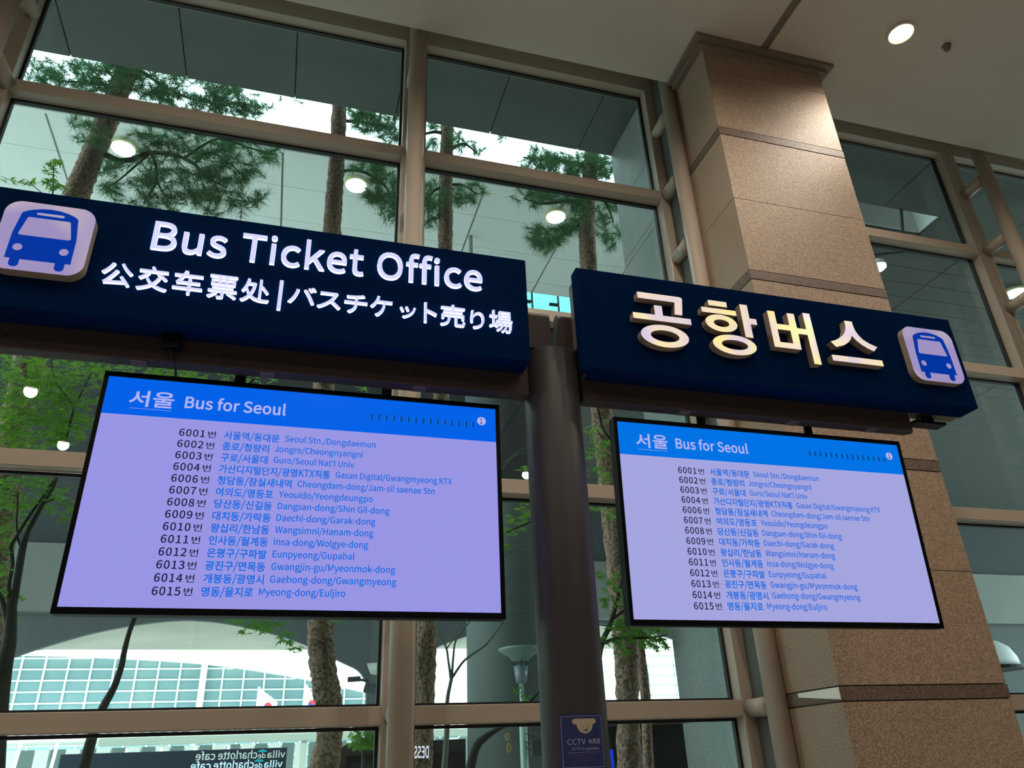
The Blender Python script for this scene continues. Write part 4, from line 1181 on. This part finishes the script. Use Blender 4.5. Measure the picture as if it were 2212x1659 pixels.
# white covered walkway in front of the terminal
wk = thing('covered_walkway', 'long white covered walkway with curved ribs beyond the road', 'walkway', (-2, 30, 0))
wz = Z(1.47)
MB().box(-14, 9.0, 29.4, 33, wz-.18, wz).build('roof_slab', M_WHT, wk)
g_ = MB()
for k in range(70):
    g_.box(-13.5+k*.33, -13.5+k*.33+.05, 29.3, 33, wz, wz+.05)
g_.build('roof_ribs', M_WHT, wk)
MB().box(-5.2, 9.0, 29.1, 29.4, wz-.36, wz-.14).build('gutter', mat('gutter_grey', (140, 146, 136), .6), wk)
for k in range(12):
    x0 = -12.5+k*1.02
    pts = [(x0+.35*math.sin(a)-.35, 29.2, .0+(wz-.15)*math.cos(a*.0)*(a/1.5)) for a in np.linspace(0, 1.5, 8)]
    MB().tube(pts, .05, 8).build('curved_rib', M_WHT, wk, True)
rng = random.Random(5)
_m, _n = MB(), MB()
for k in range(46):
    x0 = -13+k*.48
    (_m if k % 2 else _n).box(x0, x0+.44, 32.4, 32.6, 0, wz-.3)
_m.build('wall_panel', M_WHT, wk)
_n.build('glass_panel', mat('walkway_glass', (116, 134, 132), .3), wk)
for x in (1.1,):
    MB().box(x-.1, x+.1, 29.15, 29.35, 0, wz-.36).build('walkway_post', mat('walkway_post', (150, 154, 146), .6), wk)

# Korean flags
def flag(px, py, sx, label):
    p = at(px, py, 40)
    f_ = thing('national_flag', label, 'flag', (p.x, 40, 0), 'flags before the terminal')
    MB().tube([(p.x, 40, 0), (p.x, 40, p.z)], .05, 8).build('flag_pole', M_WHT, f_)
    nx_, nz_ = 14, 9
    v, fcs = [], []
    W_, H_ = 1.35*sx, 1.0
    for j in range(nz_+1):
        for i in range(nx_+1):
            u, w = i/nx_, j/nz_
            v.append((p.x+.05+u*W_*.62, 40+.10*math.sin(u*7+w*2), p.z-.05-w*H_-u*.62))
    for j in range(nz_):
        for i in range(nx_):
            a = j*(nx_+1)+i
            fcs.append((a, a+1, a+nx_+2, a+nx_+1))
    cl = obj('flag_cloth', v, fcs, M_WHT, f_, True)
    cx_, cz_ = p.x+.05+.5*W_*.62, p.z-.05-.5*H_-.31
    r_ = .17
    up = [(cx_+r_*math.cos(t_), cz_+r_*math.sin(t_)) for t_ in np.linspace(-.45, math.pi-.45, 20)]
    dn = [(cx_+r_*math.cos(t_), cz_+r_*math.sin(t_)) for t_ in np.linspace(math.pi-.45, 2*math.pi-.45, 20)]
    for nm, L, c in (('red_half', up, (206, 50, 60)), ('blue_half', dn, (40, 70, 160))):
        V, F, _ = solid([L], 39.84, 39.86)
        obj(nm, V, F, mat('flag_'+nm, c, .7), cl)
    return f_
flag(560, 1484, 1.0, 'white national flag with a red and blue disc, left of the thick trunk')
flag(662, 1479, .62, 'white national flag half hidden by the thick trunk')

# dark board carrying the glass's doubled reflection of cafe lettering, modelled as glowing letters
cb = thing('reflection_board', 'dark board with white cafe lettering modelled from its reflection in the glass', 'sign', (-1.1, 12, 0))
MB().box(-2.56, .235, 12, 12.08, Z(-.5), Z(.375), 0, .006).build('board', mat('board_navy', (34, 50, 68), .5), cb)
M_CL1 = mat('reflected_letter_grey', (200, 204, 200), .5, emit=(200, 206, 200), estr=.75)
M_CL2 = mat('reflected_letter_white', (220, 232, 244), .5, emit=(205, 226, 250), estr=.95)
M_TEAL = mat('reflected_mark_teal', (20, 150, 156), .5, emit=(10, 150, 160), estr=.8)
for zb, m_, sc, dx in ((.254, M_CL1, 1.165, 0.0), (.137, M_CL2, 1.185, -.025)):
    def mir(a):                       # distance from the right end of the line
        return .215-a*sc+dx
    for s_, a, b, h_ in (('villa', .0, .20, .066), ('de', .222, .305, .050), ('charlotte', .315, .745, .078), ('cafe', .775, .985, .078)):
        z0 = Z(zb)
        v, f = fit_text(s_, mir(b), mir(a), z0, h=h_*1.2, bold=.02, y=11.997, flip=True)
        obj('reflected_lettering', v, f, m_, cb)
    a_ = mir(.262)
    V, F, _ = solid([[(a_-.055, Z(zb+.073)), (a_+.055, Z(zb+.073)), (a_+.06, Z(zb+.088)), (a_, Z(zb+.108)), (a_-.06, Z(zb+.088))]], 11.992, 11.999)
    obj('reflected_house_mark', V, F, M_TEAL, cb)

# dark rounded booth with mirrored lettering
bo = thing('dark_booth', 'dark booth with a rounded roof corner below the bare twigs', 'booth', (1.6, 10.6, 0))
V, F, _ = solid([[(.775, -.02), (.775, Z(.24))] + [(.775+.12-.12*math.cos(t_), Z(.215)+.115*math.sin(t_)) for t_ in np.linspace(.2, math.pi/2, 8)] + [(2.285, Z(.345)), (2.285, -.02)]], 10, 11.2)
obj('booth_shell', V, F, mat('booth_dark', (50, 42, 46), .35), bo)
MB().box(.86, 2.25, 9.985, 10.0, Z(-.9), Z(.20)).build('dark_window', mat('booth_glass', (14, 18, 20), .12), bo)
# ------------------------------------------------------------------ foliage and bark
M_BARK = mat('pine_bark', (178, 142, 122), .9, noise=(40, (92, 70, 58), .14), bump=(26, 1.0))
M_BARK_D = mat('maple_bark', (58, 52, 48), .9, noise=(10, (38, 34, 32), .2), bump=(20, .5))
M_TWIG = mat('bare_twig', (112, 114, 104), .8)
M_NEEDLE = leaf_mat('pine_needle', (58, 98, 66), (60, 112, 60))
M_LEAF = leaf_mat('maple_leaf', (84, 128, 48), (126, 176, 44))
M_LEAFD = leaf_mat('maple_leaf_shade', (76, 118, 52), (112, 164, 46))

def limb(path, Y, n=12, rough=.0, k=5, seed=1):
    """path: (px, py, width px[, y offset]); returns a MB tube"""
    p = smooth_path([(q[0], q[1], q[2], q[3] if len(q) > 3 else 0) for q in path], k)
    pts, rad = [], []
    for q in p:
        w = at(q[0], q[1], Y+q[3])
        w2 = at(q[0]+q[2], q[1], Y+q[3])
        pts.append(w)
        rad.append(max((w2-w).length/2, .003))
    return MB().tube(pts, rad, n, rough=rough, rng=random.Random(seed) if rough else None)

def needles(blobs, seed, parent, Y, length=.12):
    rg = np.random.default_rng(seed)
    V, F = [], []
    for cx, cy, rx, ry, n in blobs:
        for _ in range(n):
            a, rr = rg.uniform(0, 2*np.pi), math.sqrt(rg.uniform(0, 1))
            qx, qy = cx+rx*rr*math.cos(a), cy+ry*rr*math.sin(a)
            if min(math.hypot(qx-lx, (qy-ly)*1.2) for lx, ly in ((268, 313), (770, 395), (1200, 463))) < 36:
                continue                # tufts left out so the lamps glare over the needles
            c = np.array(at(qx, qy, Y+rg.uniform(-.45, .45)))
            ax = rg.normal(size=3)*[1, .8, .6] + [0, 0, .25]
            ax /= np.linalg.norm(ax)
            for _k in range(64):
                d = rg.normal(size=3)
                d = d/np.linalg.norm(d)*.85 + ax*.75
                d /= np.linalg.norm(d)
                s = c + ax*rg.uniform(-.06, .06)
                L = length*rg.uniform(.7, 1.15)
                sd = np.cross(d, rg.normal(size=3))
                sd = sd/np.linalg.norm(sd)*.0021
                e = s + d*L + np.array([0, 0, -.18*L*rg.uniform(0, 1)])
                i = len(V)
                V += [s-sd, s+sd, e]
                F.append((i, i+1, i+2))
    return obj('foliage', V, F, M_NEEDLE, parent)

# maple leaves: seven pointed lobes
_lt = []
for k, (ang, L) in enumerate(((-150, .42), (-105, .72), (-55, .95), (0, 1.1), (55, .95), (105, .72), (150, .42))):
    a = math.radians(ang)
    _lt.append((math.sin(a)*L, math.cos(a)*L))
    if k < 6:
        a2 = math.radians(ang + (27 if k in (2, 3) else 24))
        r2 = .36 if k in (1, 2, 3, 4) else .26
        _lt.append((math.sin(a2)*r2, math.cos(a2)*r2))
LT = np.array([(0, -.12)] + _lt)
def leaves(blobs, seed, parent, Y, m, size=.05, dy=.35, name='foliage'):
    rg = np.random.default_rng(seed)
    V, F = [], []
    for cx, cy, rx, ry, n in blobs:
        for _ in range(n):
            a, rr = rg.uniform(0, 2*np.pi), math.sqrt(rg.uniform(0, 1))
            c = np.array(at(cx+rx*rr*math.cos(a), cy+ry*rr*math.sin(a), Y+rg.uniform(-dy, dy)))
            nrm = np.array([rg.normal()*.45, -.55+rg.normal()*.4, 1.0])
            nrm /= np.linalg.norm(nrm)
            t_ = np.cross(nrm, rg.normal(size=3))
            t_ /= np.linalg.norm(t_)
            b = np.cross(nrm, t_)
            s = size*rg.uniform(.65, 1.15)
            i = len(V)
            for x, y in LT:
                V.append(c + t_*x*s + b*y*s - nrm*s*.25*(x*x+y*y))
            k = len(LT)-1
            F += [(i, i+1+q, i+1+(q+1)) for q in range(k-1)]
    return obj(name, V, F, m, parent)

# lit dessert-counter sign on the rear wall of the hall; the window mirrors it
ds = thing('dessert_sign', 'lit dessert sign on the rear hall wall, mirrored in the glass left of the post', 'sign', (2.6, -8.97, Z(.3)))
_a, _b = at(926, 1625, 17.27), at(886, 1625, 17.27)
_w = (_a.x-_b.x)*1.42
MB().box(_a.x-_w-.12, _a.x+.12, -8.995, -8.94, _a.z-.22, _a.z+.26, 0, .01).build('board', mat('dessert_board', (22, 24, 28), .5), ds)
v, f = fit_text('DESSERT', _a.x-_w, _a.x, _a.z-.10, h=.215, bold=.03, y=-8.935, flip=True)
obj('lettering', v, f, mat('dessert_letters', (240, 240, 255), .4, emit=(236, 240, 255), estr=11), ds)

# clipped shrub by the booth, meter box on the lamp post
hb = thing('shrub', 'small dark green shrub beside the thick trunk above the booth', 'shrub', at(785, 1640, 9.2)*1)
limb([(785, 1720, 12), (785, 1640, 9), (783, 1600, 5)], 9.2, 8, 0, 4).build('stem', M_BARK_D, hb, True)
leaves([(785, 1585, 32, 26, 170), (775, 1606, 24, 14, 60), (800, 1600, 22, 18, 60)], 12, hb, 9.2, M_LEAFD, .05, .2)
ub = thing('meter_box', 'small dark meter box with wires on the lamp post right of the yellow rings', 'box', at(1150, 1632, 8.95)*1)
_p, _q = at(1148, 1634, 8.9), at(1172, 1598, 8.9)
MB().box(_p.x, _q.x, 8.86, 8.95, _p.z, _q.z, 0, .006).build('box_body', mat('meter_grey', (58, 64, 64), .5), ub)
wr = MB()
for (x0, y0), (x1, y1) in (((1135, 1585), (1178, 1596)), ((1135, 1602), (1150, 1604)), ((1140, 1570), (1142, 1600)), ((1152, 1572), (1152, 1598)), ((1164, 1575), (1164, 1598)), ((1140, 1576), (1172, 1574)), ((1135, 1612), (1149, 1620))):
    wr.tube([tuple(at(x0, y0, 8.88)), tuple(at((x0+x1)/2, (y0+y1)/2+2, 8.88)), tuple(at(x1, y1, 8.88))], .0045, 6)
wr.build('wires', M_CONC_D, ub)

# street lamp beyond the glass
lp = thing('street_lamp', 'street lamp with a wide flat disc head in front of the round pier', 'lamp', (2.72, 9, 0))
MB().lathe([(.045, -.02), (.045, Z(.62)), (.028, Z(.64)), (.028, Z(.90))], 2.722, 9, 16).build('lamp_post', mat('lamp_post_paint', (150, 172, 164), .4), lp, True)
MB().lathe([(.06, Z(.88)), (.085, Z(1.06)), (.02, Z(1.075))], 2.722, 9, 20).build('lamp_cup', mat('lamp_cup', (120, 128, 136), .4), lp, True)
MB().lathe([(.09, Z(1.11)), (.14, Z(1.17)), (.20, Z(1.20)), (.255, Z(1.235)), (.26, Z(1.25)), (.24, Z(1.262)), (.05, Z(1.285))], 2.722, 9, 32).build('lamp_disc', mat('lamp_disc', (120, 134, 126), .4), lp, True)
_m = MB()
for k in range(3):
    t_ = 2.1*k+.3
    _m.tube([(2.722+.07*math.cos(t_), 9+.07*math.sin(t_), Z(1.05)), (2.722+.10*math.cos(t_), 9+.10*math.sin(t_), Z(1.14))], .008, 6)
_m.build('strut', M_CONC_D, lp)
dm = thing('dome_lamp', 'white half-dome lamp at the right edge beside the granite column', 'lamp', (9.75, 9, Z(.9)))
_q = at(2150, 1443, 9)
MB().lathe([(.40, _q.z), (.385, _q.z+.12), (.32, _q.z+.25), (.2, _q.z+.34), (.05, _q.z+.38)], _q.x-.12, 9, 32).build('dome', M_WHT, dm, True)
MB().lathe([(.46, _q.z-.04), (.46, _q.z)], _q.x-.12, 9, 32).build('rim', M_BLACK, dm)
MB().tube([(_q.x-.12, 9, -.02), (_q.x-.12, 9, _q.z-.04)], .05, 12).build('lamp_post', M_CONC_D, dm)
sg = thing('arrow_sign', 'small blue sign with a white arrow right of the round post', 'sign', (2.72, 6.5, 0))
MB().box(2.672, 2.735, 6.5, 6.52, Z(-.06), Z(.112)).build('sign_plate', mat('arrow_blue', (0, 60, 230), .4, emit=(0, 60, 235), estr=.8), sg)
V, F, _ = solid([[(2.672, Z(.085)), (2.690, Z(.085)), (2.708, Z(.055)), (2.690, Z(.025)), (2.672, Z(.025)), (2.684, Z(.055))]], 6.494, 6.4995)
obj('arrow', V, F, mat('arrow_white', (250, 250, 250), .4, emit=(250, 250, 250), estr=.9), sg)
MB().tube([(2.705, 6.53, -.02), (2.705, 6.53, Z(-.06))], .02, 8).build('sign_post', M_CONC_D, sg)
# dark shelter behind the arrow sign and pines
sh = thing('dark_shelter', 'dark glazed shelter beyond the glass at the foot of the right pine', 'shelter', (4.6, 9.6, 0))
MB().box(3.62, 5.6, 9.4, 10.4, Z(.42), Z(.5)).build('shelter_roof', M_CONC_D, sh)
MB().box(3.66, 5.55, 9.6, 9.62, 0, Z(.42)).build('dark_glazing', mat('shelter_glass', (26, 34, 36), .12), sh)
for x in (3.68, 4.5, 5.54):
    MB().box(x-.03, x+.03, 9.5, 9.6, -.02, Z(.42)).build('shelter_post', M_CONC_D, sh)

def pine(label, trunk, Y, branches, blobs, seed):
    base = at(trunk[-1][0], trunk[-1][1], Y)
    t_ = thing('pine_tree', label, 'tree', (base.x, base.y, 0), 'pine trees outside the window')
    limb(trunk, Y, 18, .10, 14, seed).build('trunk', M_BARK, t_, True)
    for i, b in enumerate(branches):
        limb(b, Y, 7, 0, 4).build('branch', M_BARK_D, t_, True)
    if blobs:
        needles(blobs, seed, t_, Y)
    return t_
TRY = 6.2
pine('leaning pine trunk with a big clump of needles, behind the left end of the sign',
     [(300, 60, 44), (275, 150, 46), (240, 240, 48), (207, 320, 50), (168, 415, 56), (120, 560, 62), (20, 1000, 70), (-60, 1700, 80)], TRY,
     [[(285, 170, 18), (300, 150, 14), (312, 140, 10)], [(228, 335, 16), (258, 347, 14), (290, 343, 12), (322, 330, 11), (380, 336, 9), (420, 355, 8), (450, 385, 6), (490, 405, 4)],
      [(320, 322, 8), (335, 350, 7), (338, 390, 6), (322, 420, 4), (310, 440, 3)], [(338, 390, 5), (355, 420, 4), (372, 430, 3)],
      [(320, 335, 6), (285, 365, 5), (262, 385, 4), (235, 405, 3)], [(400, 340, 7), (470, 300, 5), (540, 320, 4), (600, 335, 3)], [(262, 190, 9), (200, 180, 7), (120, 175, 4)],
      [(300, 150, 8), (360, 190, 6), (420, 215, 5), (500, 230, 3)], [(420, 355, 5), (460, 330, 4), (540, 390, 3)]],
     [(180, 165, 105, 34, 80), (330, 180, 70, 40, 60), (420, 200, 95, 38, 90), (490, 218, 75, 32, 56), (545, 232, 40, 24, 18), (95, 155, 45, 34, 26), (250, 150, 60, 20, 24),
      (250, 292, 90, 22, 24), (400, 315, 110, 40, 70), (500, 350, 90, 48, 66), (290, 375, 75, 40, 34), (395, 400, 100, 40, 54), (470, 435, 80, 28, 34), (345, 440, 70, 22, 22), (585, 335, 32, 14, 8), (175, 262, 30, 14, 7), (235, 415, 32, 18, 8), (540, 430, 30, 20, 8), (640, 210, 36, 10, 8)], 11)
pine('straight pine trunk left of the middle window pipe',
     [(742, 60, 30), (733, 235, 31), (727, 350, 34), (718, 490, 38), (706, 700, 42), (693, 1000, 48), (692, 1350, 54), (703, 1480, 58), (714, 1560, 56), (690, 1720, 66)], TRY,
     [[(733, 260, 8), (790, 265, 6), (850, 275, 4)], [(727, 370, 8), (780, 370, 6), (830, 400, 5), (850, 440, 3)]],
     [(815, 262, 55, 26, 60), (770, 245, 25, 15, 10), (845, 290, 30, 18, 24), (800, 375, 45, 28, 46), (835, 415, 45, 38, 60), (845, 460, 24, 18, 10)], 23)
pine('slender pine trunk just right of the middle window pipe',
     [(968, 120, 24), (966, 285, 26), (963, 400, 28), (962, 530, 30), (955, 800, 34), (940, 1100, 38), (922, 1350, 44), (915, 1540, 46), (905, 1720, 52)], TRY,
     [[(962, 290, 8), (940, 285, 7), (915, 290, 5)], [(966, 330, 7), (1000, 310, 5), (1030, 330, 3)], [(962, 400, 7), (1000, 400, 5), (1030, 420, 3)], [(962, 400, 7), (930, 420, 5), (925, 470, 3)]],
     [(935, 275, 25, 14, 8), (935, 315, 22, 18, 12), (990, 305, 26, 26, 18), (1030, 322, 14, 16, 6), (935, 420, 30, 32, 26), (930, 470, 18, 24, 12), (1005, 418, 40, 24, 24), (1078, 295, 14, 6, 3)], 31)
pine('pine trunk nearest the outside stone pier, with a broad crown',
     [(1283, 150, 26), (1277, 345, 28), (1268, 450, 30), (1272, 575, 33), (1295, 850, 40), (1328, 1150, 46), (1350, 1370, 48), (1356, 1510, 46), (1362, 1720, 50)], TRY,
     [[(1276, 360, 9), (1230, 350, 7), (1180, 345, 5), (1130, 340, 3)], [(1270, 440, 9), (1220, 435, 7), (1170, 440, 5), (1130, 428, 3)], [(1270, 470, 8), (1230, 500, 6), (1190, 520, 4)], [(1276, 400, 7), (1310, 440, 5), (1325, 480, 3)], [(1276, 380, 7), (1310, 350, 5)]],
     [(1160, 345, 50, 26, 46), (1225, 355, 60, 30, 84), (1300, 362, 28, 28, 40), (1150, 425, 42, 18, 16), (1205, 440, 60, 30, 62), (1185, 505, 42, 30, 44), (1235, 480, 40, 24, 22), (1300, 450, 34, 30, 26), (1315, 500, 26, 26, 14), (1168, 535, 22, 14, 7), (1330, 530, 10, 10, 3)], 47)
sp = thing('young_tree_trunk', 'thin dark trunk between the right pine and the stone pier', 'tree', at(1392, 1600, 6.6)*1)
limb([(1372, 1290, 20), (1382, 1400, 20), (1395, 1520, 20), (1402, 1720, 22)], 6.6, 12, .06, 8, 3).build('trunk', M_BARK, sp, True)

MY = 5.35
mp = thing('maple_tree', 'green maple filling the lower left windows, its dark branches forking upward', 'tree', at(30, 1659, MY)*1)
for b in ([(-15, 1720, 46), (-6, 1560, 44), (6, 1450, 40), (20, 1390, 31), (24, 1340, 25), (25, 1310, 24), (32, 1285, 18), (38, 1249, 17), (46, 1200, 17), (50, 1180, 16), (60, 1150, 12), (78, 1115, 11), (95, 1084, 10), (120, 1040, 7), (140, 960, 6), (160, 880, 5)],
          [(25, 1318, 15), (20, 1280, 11), (20, 1262, 9), (27, 1220, 9), (25, 1195, 9), (24, 1180, 9), (36, 1158, 7), (60, 1120, 7), (87, 1081, 6), (105, 1055, 5), (121, 1032, 4)],
          [(47, 1185, 7), (39, 1165, 4), (36, 1130, 4), (38, 1090, 4), (38, 1060, 3)], [(18, 1345, 14), (4, 1295, 11), (-15, 1262, 8)], [(93, 1088, 8), (112, 1080, 5), (118, 1076, 3)],
          [(160, 880, 5), (120, 820, 4), (110, 770, 3)], [(165, 870, 4), (195, 810, 3), (215, 770, 3)]):
    limb(b, MY, 10, 0, 5).build('branch', M_BARK_D, mp, True)
for b in ([(165, 1720, 30), (186, 1640, 26), (200, 1590, 24), (222, 1530, 20), (246, 1485, 16), (262, 1440, 14), (268, 1410, 13), (278, 1370, 11), (292, 1330, 11), (310, 1270, 10), (330, 1180, 8), (350, 1000, 6)],):
    limb(b, MY+.2, 10, 0, 5).build('branch', M_BARK_D, mp, True)
leaves([(90, 790, 130, 40, 230), (60, 850, 90, 60, 280), (160, 830, 70, 50, 150), (60, 930, 90, 45, 230), (150, 900, 60, 60, 120), (300, 800, 130, 30, 190), (420, 808, 110, 22, 120), (560, 822, 50, 10, 16), (150, 920, 60, 40, 60),
        (300, 900, 120, 60, 80), (500, 900, 120, 60, 60)], 3, mp, MY+.1, M_LEAF)
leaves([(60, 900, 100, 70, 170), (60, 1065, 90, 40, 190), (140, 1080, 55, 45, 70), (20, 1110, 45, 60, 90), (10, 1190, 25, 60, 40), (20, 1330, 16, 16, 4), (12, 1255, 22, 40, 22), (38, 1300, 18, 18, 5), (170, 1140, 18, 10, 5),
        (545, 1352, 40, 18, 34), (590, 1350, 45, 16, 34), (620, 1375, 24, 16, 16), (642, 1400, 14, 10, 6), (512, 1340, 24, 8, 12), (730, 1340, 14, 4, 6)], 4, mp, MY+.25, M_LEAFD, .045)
sp_ = thing('maple_sprig', 'bright green maple sprig standing above the left end of the sign', 'plant', at(115, 420, 4.9)*1)
limb([(118, 470, 5), (114, 420, 4), (116, 380, 3), (116, 345, 2)], 4.9, 6, 0, 4).build('stem', M_TWIG, sp_)
limb([(118, 440, 3), (70, 400, 2), (58, 390, 1.5)], 4.9, 6, 0, 4).build('stem', M_TWIG, sp_)
leaves([(118, 352, 13, 9, 11), (112, 370, 17, 9, 14), (108, 390, 19, 9, 16), (118, 402, 22, 8, 16), (60, 393, 16, 7, 8), (22, 388, 16, 6, 7), (140, 405, 10, 5, 5)], 5, sp_, 4.9, M_LEAF, .048, .08)

mr = thing('maple_tree', 'maple with pale green leaves on both sides of the round post', 'tree', at(1300, 1659, 5.5)*1)
for b in ([(1265, 1720, 22), (1270, 1600, 18), (1290, 1450, 14), (1300, 1390, 12), (1318, 1350, 10), (1335, 1290, 8), (1350, 1200, 6), (1330, 1000, 4), (1290, 930, 3)],
          [(1300, 1390, 8), (1340, 1378, 6), (1400, 1378, 5), (1440, 1372, 3)], [(1320, 1340, 6), (1360, 1312, 5), (1400, 1300, 3)],
          [(1290, 1450, 9), (1240, 1250, 7), (1180, 1120, 5), (1140, 1130, 4), (1095, 1150, 3)], [(1180, 1120, 4), (1150, 1000, 3), (1120, 860, 2)]):
    limb(b, 5.5, 8, 0, 5).build('branch', M_BARK_D, mr, True)
leaves([(1280, 925, 24, 14, 16), (1300, 960, 34, 16, 26), (1285, 980, 26, 14, 18), (1325, 975, 14, 12, 8), (1290, 1020, 26, 12, 14), (1310, 1036, 24, 6, 8), (1290, 1090, 26, 12, 14), (1320, 1108, 22, 12, 12), (1310, 915, 20, 8, 6),
        (1115, 1120, 26, 14, 18), (1135, 1100, 22, 16, 16), (1110, 1145, 30, 8, 12), (1130, 1015, 16, 8, 6), (860, 838, 16, 8, 6), (775, 838, 18, 6, 8), (1095, 1180, 8, 6, 2), (1140, 1085, 10, 6, 4)], 6, mr, 5.5, M_LEAF, .055, .2)
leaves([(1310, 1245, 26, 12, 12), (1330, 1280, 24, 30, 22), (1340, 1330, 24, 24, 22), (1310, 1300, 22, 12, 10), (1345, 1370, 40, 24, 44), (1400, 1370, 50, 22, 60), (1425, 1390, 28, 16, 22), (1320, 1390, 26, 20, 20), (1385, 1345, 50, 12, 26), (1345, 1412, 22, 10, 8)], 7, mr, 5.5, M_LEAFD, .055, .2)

tw = thing('bare_sapling', 'bare sapling forking into three thin pale stems, left of the round pier', 'tree', at(960, 1659, 5.6)*1)
for b in ([(955, 1720, 14), (965, 1580, 12), (966, 1515, 9), (972, 1480, 8), (976, 1462, 8)], [(974, 1465, 7), (968, 1425, 5), (964, 1400, 5), (950, 1370, 4), (936, 1340, 3), (930, 1300, 2)],
          [(976, 1462, 6), (979, 1420, 5), (984, 1385, 4), (1000, 1360, 4), (1020, 1335, 3), (1035, 1300, 2)], [(978, 1462, 6), (1000, 1430, 5), (1022, 1412, 5), (1050, 1392, 4), (1075, 1360, 4), (1092, 1335, 4), (1100, 1320, 3)],
          [(966, 1400, 3), (985, 1370, 2), (990, 1340, 2)], [(1092, 1335, 3), (1102, 1310, 2), (1098, 1290, 2), (1090, 1275, 1.5)], [(1102, 1310, 2), (1125, 1295, 1.6), (1160, 1285, 1.4)],
          [(1102, 1290, 2), (1120, 1270, 1.5), (1150, 1255, 1.3)], [(1090, 1205, 2), (1115, 1185, 2), (1150, 1172, 1.6)], [(1085, 1012, 2), (1110, 985, 1.8), (1145, 975, 1.4)], [(1090, 1000, 2), (1120, 975, 1.5), (1140, 965, 1.2)]):
    limb(b, 5.6, 7, 0, 4).build('stem', M_TWIG, tw, True)
leaves([(1120, 1490, 12, 8, 7), (1140, 1505, 16, 6, 8), (1128, 1512, 14, 5, 6)], 9, tw, 5.6, M_LEAFD, .03, .1)
bb_ = thing('broken_branch', 'thick dark branch rising to the right below the round pier', 'branch', at(1015, 1659, 5.2)*1)
limb([(1005, 1730, 26), (1018, 1650, 20), (1030, 1612, 17), (1045, 1595, 15), (1070, 1578, 10), (1098, 1562, 8), (1130, 1530, 6), (1165, 1495, 5)], 5.2, 10, 0, 5).build('limb', M_BARK_D, bb_, True)
